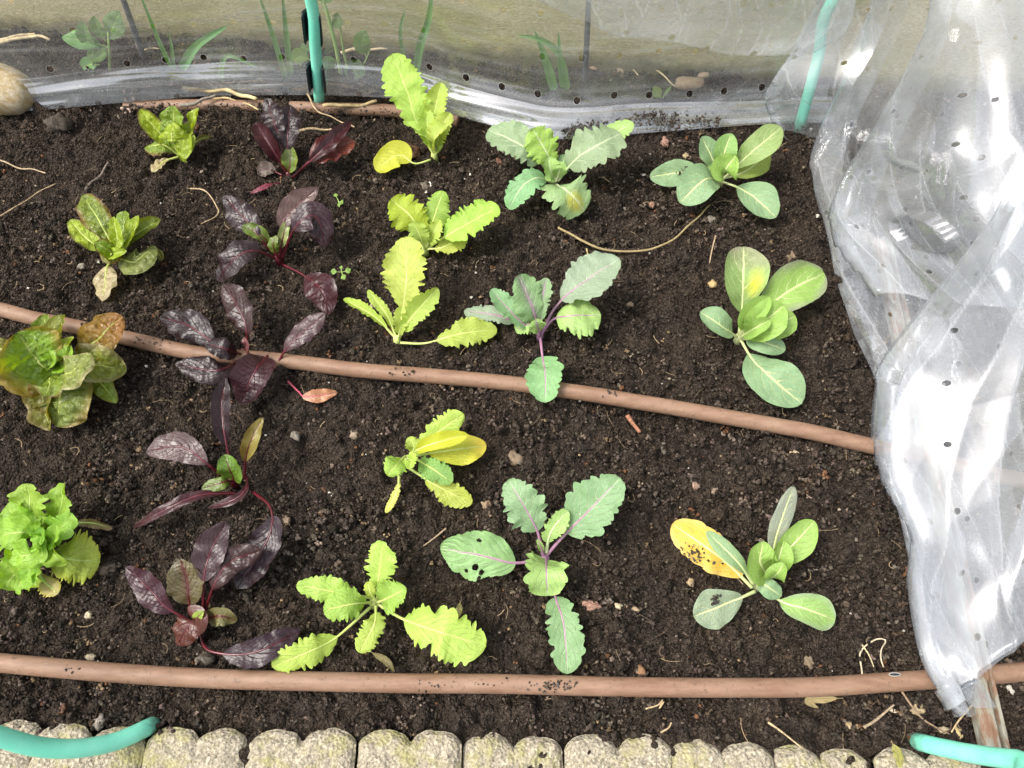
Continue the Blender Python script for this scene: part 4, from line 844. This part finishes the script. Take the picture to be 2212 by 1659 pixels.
GK = 'blue green kohlrabi plants'
PUR = (0.20, 0.16, 0.19); KL = (0.30, 0.46, 0.13); KG = (0.23, 0.30, 0.20)
grow('kohlrabi_plant', (1200, 396), 'pale veined blue green kohlrabi with toothed leaves, furthest back', 'kohlrabi', GK, 'kohl', [
 ([(1240, 350, 4), (1310, 300, 8), (1368, 264, 9.5)], 60, dict(col=KL, patch=(.25, -.5, .3, (.6, .58, .04)), pet=.15)), ([(1198, 390, 1), (1165, 348, 5), (1120, 310, 8), (1054, 281, 8)], 80, dict(pet=.3)), ([(1200, 390, 1.5), (1186, 340, 6), (1150, 278, 10)], 70, dict(col=(.26, .42, .06), pet=.3)),
 ([(1205, 392, 1.5), (1240, 348, 6), (1290, 315, 9), (1340, 288, 9)], 98, dict(pet=.25)), ([(1205, 390, 1), (1215, 360, 4), (1220, 333, 5)], 30, dict()), ([(1196, 395, 1.5), (1160, 384, 5), (1126, 405, 5), (1099, 452, 2)], 56, dict(pet=.2)),
 ([(1202, 398, 1.5), (1215, 405, 5), (1238, 425, 4.5), (1262, 456, 2)], 104, dict(pet=.12, patch=(.75, .1, .25, (.42, .42, .06)))), ([(1200, 395, 1.5), (1190, 370, 5), (1184, 338, 7)], 40, dict(col=KL, fold=.5)), ([(1202, 393, 1.5), (1209, 365, 4), (1211, 348, 5)], 30, dict(col=KL, fold=.5))], .006, RIB['kohl_pale'])
grow('kohlrabi_plant', (1166, 726), 'purple stemmed kohlrabi with a leaf laid over the diagonal hose', 'kohlrabi', GK, 'kohl', [
 ([(1120, 700, 1.5), (1070, 680, 3), (1002, 672, 2)], 40, dict(col=KG, pet=.1)), ([(1168, 725, 1), (1195, 670, 4), (1240, 625, 7), (1338, 558, 9)], 92, dict(pet=.38, col=KG, teeth=.2)), ([(1170, 720, 1), (1195, 690, 3), (1232, 683, 5), (1298, 680, 4)], 88, dict(pet=.32, col=KL)),
 ([(1165, 720, 1.5), (1152, 670, 6), (1120, 594, 10)], 78, dict(core=PUR, pet=.25)), ([(1166, 722, 2), (1168, 660, 6), (1181, 600, 8)], 40, dict(core=PUR, fold=.5)), ([(1160, 720, 1.5), (1120, 690, 5), (1060, 625, 8)], 48, dict(fold=.4)),
 ([(1164, 724, 1.5), (1145, 700, 4), (1113, 714, 3)], 42, dict(col=KL)), ([(1167, 728, 1), (1172, 770, 1.8), (1178, 810, 3.2), (1178, 870, 2.6)], 78, dict(pet=.33, teeth=.2)), ([(1166, 724, 2), (1160, 702, 5), (1157, 688, 6)], 34, dict(col=KL, core=PUR))], .005)
grow('kohlrabi_plant', (1178, 1206), 'purple veined kohlrabi with an insect eaten leaf, nearest the front hose', 'kohlrabi', GK, 'kohl', [
 ([(1172, 1208, 1.5), (1110, 1216, 3), (1040, 1200, 4), (951, 1184, 3)], 102, dict(pet=.28, teeth=.1, edge=.03, holes=((.50, -.52, .045, .13), (.40, -.72, .04, .12), (.62, -.72, .03, .07), (.50, .62, .03, .08), (.42, -.95, .03, .1)))), ([(1180, 1200, 1.5), (1220, 1155, 4), (1280, 1095, 7), (1340, 1032, 9)], 106, dict(pet=.3)),
 ([(1172, 1195, 1.5), (1160, 1145, 5), (1130, 1090, 8), (1098, 1036, 9)], 84, dict(pet=.33)), ([(1180, 1195, 2), (1190, 1150, 5), (1226, 1102, 7)], 42, dict(col=KL, ribm=RIB['kohl_pale'])), ([(1185, 1215, 1), (1200, 1290, 1.5), (1218, 1350, 2.5), (1226, 1456, 1)], 80, dict(pet=.33, p=.95)),
 ([(1180, 1205, 2), (1180, 1235, 6), (1183, 1287, 4)], 98, dict(col=KL, pet=.1, p=1.0)), ([(1174, 1200, 2), (1168, 1180, 4), (1160, 1165, 5)], 14, dict(col=KL))], .0055)

GC = 'smooth leaved cabbage plants'
CB = (0.20, 0.33, 0.17); CL = (0.24, 0.40, 0.08)
grow('cabbage_plant', (1556, 390), 'cabbage furthest back, beside the bunched film', 'cabbage', GC, 'cabbage', [
 ([(1562, 385, 1.5), (1610, 370, 3), (1664, 328, 4)], 56, dict(col=(.30, .40, .07))), ([(1552, 385, 1.5), (1540, 345, 5), (1516, 295, 8)], 52, dict(col=CB)), ([(1555, 385, 1.5), (1562, 340, 6), (1579, 288, 9)], 52, dict(fold=.3)),
 ([(1560, 388, 1.5), (1600, 350, 5), (1640, 315, 8), (1688, 275, 9)], 62, dict()), ([(1550, 390, 1), (1490, 372, 2.5), (1403, 382, 2)], 54, dict(col=CB)), ([(1554, 390, 1.5), (1520, 390, 5), (1468, 438, 3)], 80, dict(col=CB, pet=.1)),
 ([(1560, 392, 1), (1595, 405, 2), (1635, 430, 3), (1676, 470, 2)], 72, dict(col=CB, pet=.25)), ([(1558, 388, 2), (1568, 365, 5.5), (1590, 335, 8)], 66, dict(col=CL, fold=.7)), ([(1552, 388, 2), (1536, 372, 4), (1530, 358, 5)], 26, dict(fold=.5))], .006)
grow('cabbage_plant', (1597, 730), 'cabbage with large rounded leaves above the diagonal hose', 'cabbage', GC, 'cabbage', [
 ([(1600, 732, 1), (1625, 775, 2), (1665, 815, 3.5), (1732, 872, 2)], 100, dict(col=CB, pet=.22)), ([(1597, 722, 1.5), (1603, 665, 5), (1605, 600, 8), (1606, 533, 9)], 98, dict(tip=(.24, .23, .15), patch=(.42, .55, .25, (.52, .54, .03)), pet=.25)), ([(1602, 722, 1.5), (1650, 670, 4), (1710, 625, 6), (1780, 590, 6)], 98, dict(rim=(.22, .25, .16), col=CL)),
 ([(1592, 727, 1.5), (1560, 705, 5), (1512, 674, 6)], 60, dict(col=CB, fold=.4, roll=.3)), ([(1600, 730, 1.5), (1642, 737, 5), (1697, 756, 4)], 50, dict(col=CB)), ([(1602, 728, 2), (1652, 715, 5), (1718, 682, 6)], 70, dict(fold=.5, col=CL)),
 ([(1600, 726, 2), (1640, 702, 7), (1694, 660, 9)], 84, dict(fold=.6, col=CL)), ([(1598, 725, 2), (1625, 682, 7.5), (1662, 640, 10)], 58, dict(fold=.9, col=CL)), ([(1600, 728, 2.5), (1632, 708, 8), (1664, 690, 9)], 42, dict(fold=.8, col=CL))], .007)
grow('cabbage_plant', (1640, 1262), 'cabbage with a yellow dying leaf, nearest the front', 'cabbage', GC, 'cabbage', [
 ([(1625, 1270, 1), (1580, 1225, 2), (1530, 1185, 3), (1452, 1132, 2)], 90, dict(col=(.66, .42, .05), rim=(.68, .46, .12), pet=.14, teeth=.10, ruffle=.12)), ([(1632, 1278, 1), (1590, 1296, 2), (1498, 1332, 1.5)], 84, dict(col=KG, pet=.25)),
 ([(1640, 1262, 1), (1690, 1300, 2), (1740, 1315, 3), (1804, 1340, 2)], 72, dict(pet=.3, rim=(.28, .38, .22))), ([(1628, 1262, 1.5), (1590, 1210, 5), (1526, 1148, 6)], 38, dict(col=CB, fold=.3)),
 ([(1665, 1225, 2), (1680, 1150, 6), (1714, 1050, 11)], 44, dict(col=(.24, .27, .22), pet=.1)), ([(1660, 1235, 2), (1700, 1190, 5), (1760, 1126, 7)], 68, dict(col=CL, pet=.1)), ([(1632, 1252, 1.5), (1656, 1266, 4), (1688, 1288, 3)], 42, dict(col=CB)),
 ([(1662, 1245, 2), (1642, 1215, 6), (1648, 1168, 8)], 78, dict(col=CL, fold=.4, pet=.05)), ([(1662, 1242, 2), (1682, 1210, 6.5), (1692, 1168, 8)], 50, dict(col=CL, fold=.5)), ([(1660, 1252, 2.5), (1680, 1238, 6.5), (1694, 1216, 7.5)], 48, dict(col=CL, fold=.7))], .007)

# seedlings among the rows
for (u, v, lab, dirs) in ((738, 588, 'tiny weed seedling between the beets and the tall mustard', ((-24, -2, 12), (20, -6, 14), (6, 16, 12), (-2, -14, 8))), (731, 434, 'tiny weed seedling below the film, right of the beets', ((10, 6, 14), (-8, -16, 9), (2, 14, 8)))):
    r_ = plant('weed_seedling', u, v, lab, 'seedling', 'tiny weed seedlings', .0008, RIB['bean'], .005)
    for (du, dv_, w_) in dirs: leaf(r_, 'bean', [(u, v, .5), (u+du*.5, v+dv_*.5, 1.0), (u+du, v+dv_, .9)], w_, col=(.22, .36, .08), pet=.45, rib=.0005)
w_ = gz(650, 845, 0.0)
r_ = empty('withered_leaf', (w_[0], w_[1], 0)); tag(r_, 'withered pink beet leaf with a dried brown end', 'dead leaf')
leaf(r_, 'beet', [(622, 823, .6), (645, 846, .9), (662, 857, 1), (728, 848, 1.2)], 30, col=(.34, .16, .08), pet=.42, ruffle=.4, rib=.0016, ribm=plain_mat('pink_rib', (.33, .06, .09), .4))
for (pp, ww, cc_, lab) in (([(797, 1406, .5), (830, 1425, 1.0), (853, 1452, .5)], 16, (.16, .13, .05), 'narrow olive brown dead leaf below the spreading mustard'), ([(995, 1298, .5), (992, 1315, .9), (988, 1336, .5)], 14, (.2, .18, .06), 'small olive dead leaf above the broad mustard leaf'), ([(1822, 1508, .5), (1745, 1512, 1.0), (1768, 1530, .6)], 18, (.36, .27, .13), 'curled tan dead leaf in front of the low hose on the right'), ([(1925, 1600, 1.6), (1938, 1625, 1.8), (1945, 1660, 1.8)], 22, (.32, .30, .08), 'olive green dead leaf lying on the right edging')):
    g0 = gz(pp[1][0], pp[1][1], 0); r_ = empty('dead_leaf', (g0[0], g0[1], 0)); tag(r_, lab, 'dead leaf')
    leaf(r_, 'bean', pp, ww, col=cc_, ruffle=.25, rib=.0005, ribm=plain_mat('dead_rib', (.2, .15, .07), .6))

# plants behind the film
def behind(name, uv, Yb, label, cat, group, sp, leaves, stems=()):
    b = gY(*uv, Yb); root = empty(name, (b[0], b[1], 0.0)); tag(root, label, cat, group)
    for s_, rad in stems:
        C = spline([gY(a[0], a[1], Yb) for a in s_], 20); tv, tf = tube_geo(C, np.linspace(rad, rad*.6, 20), 7, (1, 0, 0)); keep(mesh_obj('stem', tv, tf, RIB['bean']), root)
    for L_ in leaves:
        o = dict(L_[2]) if len(L_) > 2 else {}
        leaf(root, sp, L_[0], L_[1], Y=Yb, ref=(0, -1, .6), **o)
behind('broad_bean', (238, 165), 1.30, 'broad bean plant behind the film near the left cane', 'bean plant', 'broad beans behind the film', 'bean', [
 ([(230, 100), (180, 88), (133, 80)], 40), ([(203, 112), (186, 80), (180, 46)], 38, dict(fold=.2)), ([(228, 90), (212, 62), (203, 34)], 34), ([(232, 92), (244, 60), (258, 24)], 48), ([(234, 100), (212, 112), (188, 122)], 40), ([(215, 140), (195, 140), (172, 148)], 34)],
 ((((240, 190), (236, 110), (234, 70)), .0035), (((200, 150), (200, 120), (204, 110)), .002)))
behind('broad_bean', (735, 150), 1.29, 'broad bean plant behind the film beside the green hoop', 'bean plant', 'broad beans behind the film', 'bean', [
 ([(672, 130), (650, 122), (632, 132)], 34, dict(col=(.26, .38, .1))), ([(735, 140), (765, 152), (776, 128)], 44), ([(725, 150), (715, 140), (700, 122)], 32), ([(792, 125), (782, 96), (790, 66)], 42), ([(715, 62), (728, 46), (730, 28)], 30), ([(690, 10), (700, -10), (715, -40)], 40), ([(672, 110), (660, 104), (648, 100)], 20)],
 ((((738, 165), (722, 85), (688, -40)), .0045), (((752, 150), (742, 110), (735, 60)), .003), (((775, 160), (790, 130), (800, 105)), .0018)))
BL = 'green onion like blades behind the film'
behind('leek_plant', (376, 150), 1.28, 'thin green blades behind the film, right of the left cane', 'leek', BL, 'blade', [([(374, 150), (345, 90), (300, -20)], 11), ([(377, 150), (371, 100), (365, 68)], 9), ([(392, 150), (428, 97), (490, 56)], 20)])
behind('leek_plant', (478, 190), 1.27, 'single bent blade behind the film hem, left of the green hoop', 'leek', BL, 'blade', [([(476, 190), (482, 132), (502, 121), (556, 146)], 13)])
behind('leek_plant', (624, 160), 1.28, 'pair of tall blades behind the film just left of the green hoop', 'leek', BL, 'blade', [([(630, 205), (592, 82), (560, -10)], 15), ([(632, 205), (619, 70), (610, -20)], 16)])
behind('leek_plant', (895, 160), 1.28, 'tall blades behind the film above the tall mustard leaf', 'leek', BL, 'blade', [([(897, 170), (908, 100), (926, 40), (934, -30)], 18), ([(875, 140), (865, 72), (875, 20)], 10)])
behind('leek_plant', (1205, 190), 1.22, 'spreading blades behind the film left of the middle cane', 'leek', BL, 'blade', [([(1198, 195), (1172, 110), (1155, 66)], 20), ([(1226, 195), (1208, 118), (1168, 86), (1118, 76)], 17), ([(1214, 190), (1209, 120), (1206, 68)], 12)])
behind('weed_seedling', (1425, 212), 1.215, 'pale weed seedling behind the film right of the middle cane', 'seedling', 'tiny weed seedlings', 'bean', [([(1428, 212), (1420, 200), (1412, 186)], 22, dict(col=(.3, .42, .1))), ([(1432, 212), (1440, 198), (1450, 186)], 9)])

# ------------------------------------------------------------------ stones, chips and twigs that can be picked out
TAN, TAN2 = (.20, .135, .075), (.30, .235, .15); RED, RED2 = (.15, .075, .048), (.24, .15, .10); GRY, GRY2 = (.12, .105, .085), (.24, .21, .17); DRK, DRK2 = (.028, .021, .015), (.055, .04, .028); CRM, CRM2 = (.36, .29, .17), (.46, .40, .28)
ST = [(1050, 1090, 11, 10, RED, TAN2, 'round tan stone left of the large kohlrabi leaf'), (1276, 1306, 21, 11, RED, (.42, .26, .2), 'long pinkish stone right of the lowest kohlrabi leaf'),
 (1338, 1306, 10, 8, CRM, CRM2, 'cream pebble next to the long pinkish stone'), (1376, 1314, 8, 7, TAN, TAN2, 'tan pebble right of the cream pebble'), (1493, 1254, 9, 11, TAN, CRM, 'upright tan pebble below the yellow cabbage leaf'),
 (1541, 606, 9, 9, (.42, .28, .1), CRM, 'ochre chip left of the large rounded cabbage'), (1408, 442, 8, 9, RED, RED2, 'brown pebble below the back cabbage'), (1538, 467, 12, 9, GRY, GRY2, 'grey pebble at the right end of the curved stalk'),
 (1448, 652, 7, 8, RED, RED2, 'small brown pebble left of the rounded cabbage'), (1363, 647, 8, 6, GRY, TAN, 'flat tan pebble right of the purple kohlrabi'), (1438, 300, 10, 13, RED, (.4, .25, .2), 'pinkish stone at the foot of the film'),
 (1483, 332, 8, 9, TAN, CRM, 'pale tan pebble left of the back cabbage'), (1506, 1042, 11, 9, RED, (.36, .26, .2), 'pink grey stone between the front kohlrabi and front cabbage'), (1548, 1057, 11, 10, GRY, RED2, 'mottled stone right of the pink grey stone'),
 (1113, 990, 15, 18, GRY, TAN, 'rough stone above the front kohlrabi'), (885, 318, 24, 24, (.07, .035, .02), (.13, .07, .04), 'reddish brown clod behind the tall mustard stem'), (920, 395, 11, 14, (.07, .05, .03), GRY, 'brown clod below the back mustard'),
 (1078, 343, 9, 9, (.11, .05, .03), RED, 'rusty pebble under the back kohlrabi leaf'), (1719, 975, 11, 9, TAN, (.5, .4, .28), 'pale tan chip just below the diagonal hose'), (1714, 552, 13, 13, GRY, TAN, 'rough grey stone near the bunched film'),
 (225, 1067, 10, 11, GRY, TAN2, 'tan stone above the frilly lettuce'), (232, 1226, 22, 16, DRK, DRK2, 'large dark clod right of the frilly lettuce'), (125, 274, 26, 22, DRK, (.07, .055, .04), 'large dark clod below the boulder'),
 (173, 572, 9, 8, GRY, GRY2, 'grey stone left of the withered lettuce leaf'), (765, 940, 11, 10, TAN, GRY2, 'tan stone left of the yellowing mustard'), (635, 942, 11, 13, GRY, GRY2, 'grey stone right of the silvery beet'),
 (615, 1117, 8, 11, GRY, TAN, 'tan stone beside the long beet stalk'), (209, 1556, 12, 16, GRY, (.36, .31, .26), 'pale grey chip leaning on the edging near the left hoop'), (180, 1324, 8, 8, CRM, CRM2, 'cream chip left of the front beet'),
 (192, 1417, 11, 9, CRM, GRY2, 'pale shell fragment above the low hose'), (132, 1530, 9, 12, (.08, .04, .02), RED, 'brown bark chip above the left edging'), (1756, 1425, 11, 14, GRY, TAN, 'tan stone left of the curled roots'),
 (2041, 1577, 13, 8, CRM, CRM2, 'cream seed pod above the right green hoop'), (2071, 1582, 10, 12, (.4, .3, .12), CRM, 'yellow husk between the seed pod and the bar'), (1844, 1565, 9, 10, TAN, CRM, 'tan wood chip left of the right green hoop'),
 (1936, 1531, 10, 6, CRM, (.6, .5, .4), 'pale chip below the low hose near the bunched film'), (2184, 1489, 9, 9, GRY2, (.5, .47, .42), 'white chip right of the rusty bar'), (1985, 1530, 16, 12, TAN, CRM, 'cluster of tan husk in front of the film point'),
 (1385, 1450, 10, 15, (.2, .09, .04), TAN, 'orange brown stone behind the low hose'), (442, 1420, 18, 17, DRK, GRY, 'dark clod under the long drooping beet leaf')]
for i, (u, v, a_, b_, c1, c2, lab) in enumerate(ST):
    p = gz(u, v, 0.004); k = mpp(p); zz_ = H(p[0], p[1])
    clod = 'clod' in lab
    rock('soil_clod' if clod else 'pebble', (p[0], p[1], zz_+0.0015), (a_*k*.9, b_*k*.95, min(a_, b_)*k*.7), c1, c2, lab, 'clod' if clod else 'pebble', 12, 0.42 if not clod else .5, None, random.uniform(-.4, .4), 100+i)
ST2 = (.40, .30, .17)
TW = [([(1206, 487), (1268, 522), (1331, 536), (1426, 530), (1496, 482), (1536, 435)], 2.6, (.26, .20, .10), 'long curved dry stalk arching below the back cabbage'), ([(188, 414), (212, 385), (236, 354)], 3.2, (.13, .105, .085), 'grey twig below the back lettuce'),
 ([(-10, 340), (37, 357), (70, 362), (98, 373)], 1.8, (.34, .26, .16), 'wavy pale root at the left edge below the boulder'), ([(-10, 470), (40, 440), (80, 412), (120, 396)], 1.5, (.3, .22, .13), 'straight pale root left of the open lettuce'),
 ([(410, 404), (445, 413), (465, 440), (466, 455), (430, 476)], 1.6, (.36, .27, .16), 'hooked pale root left of the second beet'), ([(963, 1140), (940, 1158), (914, 1176)], 2.0, (.28, .21, .14), 'straight pale twig above the front kohlrabi'),
 ([(1864, 1460), (1863, 1408), (1894, 1380), (1916, 1382), (1908, 1400), (1906, 1420), (1911, 1440)], 2.0, (.42, .36, .25), 'looped white root beside the bunched film'), ([(1868, 1390), (1880, 1410), (1890, 1440)], 1.8, (.38, .33, .2), 'short white root inside the looped root'),
 ([(1864, 1572), (1890, 1556), (1926, 1524)], 3.0, (.26, .2, .13), 'bent grey root in front of the low hose on the right'), ([(1655, 1562), (1695, 1590), (1730, 1616)], 2.2, ST2, 'straight straw crossing onto the right edging'),
 ([(2099, 1519), (2070, 1555), (2054, 1582)], 2.2, ST2, 'short straw left of the rusty bar'), ([(1948, 1492), (1985, 1545), (2020, 1570), (2050, 1586)], 2.4, (.2, .14, .09), 'brown stem running to the cream seed pod'),
 ([(1356, 893), (1384, 929)], 5.0, (.26, .12, .07), 'reddish bark stick just below the diagonal hose'), ([(400, 200), (450, 204), (500, 207), (560, 228)], 5.0, (.48, .38, .2), 'thick straw on the half buried hose'), ([(450, 205), (520, 218), (560, 240)], 2.6, (.42, .32, .17), 'thinner straw crossing the thick straw'),
 ([(390, 232), (430, 228), (470, 214)], 4.0, (.2, .17, .14), 'grey twig under the straws on the back hose'), ([(700, 238), (760, 230), (815, 223)], 4.2, (.38, .29, .15), 'broken straw on the back hose right of the hoop'), ([(666, 210), (690, 250), (733, 263), (768, 286)], 1.8, (.36, .27, .16), 'thin bent stalk hanging from the back hose'),
 ([(645, 281), (690, 279), (717, 277)], 3.2, (.36, .27, .16), 'short straw behind the back beet'), ([(1394, 1532), (1420, 1524), (1431, 1512), (1423, 1532), (1434, 1516)], 1.7, ST2, 'kinked pale root in front of the low hose'), ([(1423, 1585), (1440, 1575), (1447, 1563)], 2.0, ST2, 'curved pale root above the mossy edging'),
 ([(1268, 530), (1272, 548), (1272, 566)], 1.6, (.34, .27, .14), 'short stalk hanging off the long curved stalk'), ([(1545, 512), (1538, 540), (1534, 565)], 1.8, (.3, .22, .14), 'short twig above the ochre chip'), ([(2008, 1470), (2000, 1440)], .8, ST2, 'hair thin root at the edge of the film')]
def twig(pts, rad, col, lab, name='twig', z0=0.003):
    Cp = [gz(u, v, 0.006) for u, v in pts]; C = spline(Cp, 30); C[:, 2] = soil_h(C[:, 0], C[:, 1])+z0+rad*mpp(C[0])+0.003
    if 'hose' in lab and ('on the' in lab or 'thick' in lab or 'hanging' in lab): C[:, 2] += 0.012
    if 'edging' in lab: C[:, 2] += 0.008
    if 'stalk arching' in lab: C[:, 2] += 0.006*np.sin(np.linspace(0, np.pi, 30))
    rad_ = rad*mpp(C[15])*(1+0.18*vn(np.arange(30)*.6, np.full(30, len(lab)), 3))*np.linspace(1.1, .75, 30)
    tv, tf = tube_geo(C, rad_, 6); cl = np.array(col)*(1+0.5*vn(np.arange(len(tv))*.13, np.zeros(len(tv)), len(lab)))[:, None]
    tag(mesh_obj(name, tv, tf, M_LITTER, col=cl), lab, 'twig')
for t_ in TW[:-1]: twig(*t_)
for (pts, rad, lab) in (([(-10, 92), (40, 84), (80, 78), (108, 86)], 4, 'bundle of pale straw behind the film above the boulder'), ([(0, 84), (50, 76), (75, 72)], 3, 'upper straw behind the film above the boulder'), ([(290, 82), (300, 100), (345, 108)], 2, 'dry stalk at the foot of the left cane'),
     ([(735, 108), (800, 106), (885, 101)], 3.5, 'pale straw behind the film right of the green hoop'), ([(1410, 134), (1440, 160), (1460, 182)], 1.8, 'thin straw behind the film right of the middle cane'), ([(1330, 140), (1365, 138), (1385, 160)], 1.6, 'curved pale root behind the film')):
    twig(pts, rad, (.5, .4, .24), lab)
for k_, (u, v, a_, b_, lab) in enumerate(((1488, 182, 34, 14, 'flat reddish stone behind the film right of the middle cane'), (1284, 132, 16, 10, 'tan stone at the foot of the middle cane'), (1340, 148, 10, 7, 'small tan stone right of the middle cane'), (1520, 165, 12, 7, 'small brown stone near the flat reddish stone'))):
    p = gz(u, v, 0.004); k = mpp(p); rock('pebble', (p[0], p[1], H(p[0], p[1])+0.006), (a_*k, b_*k*1.3, b_*k*.8), RED2, TAN2, lab, 'pebble', 11, .25, None, 0.1*k_, 300+k_)
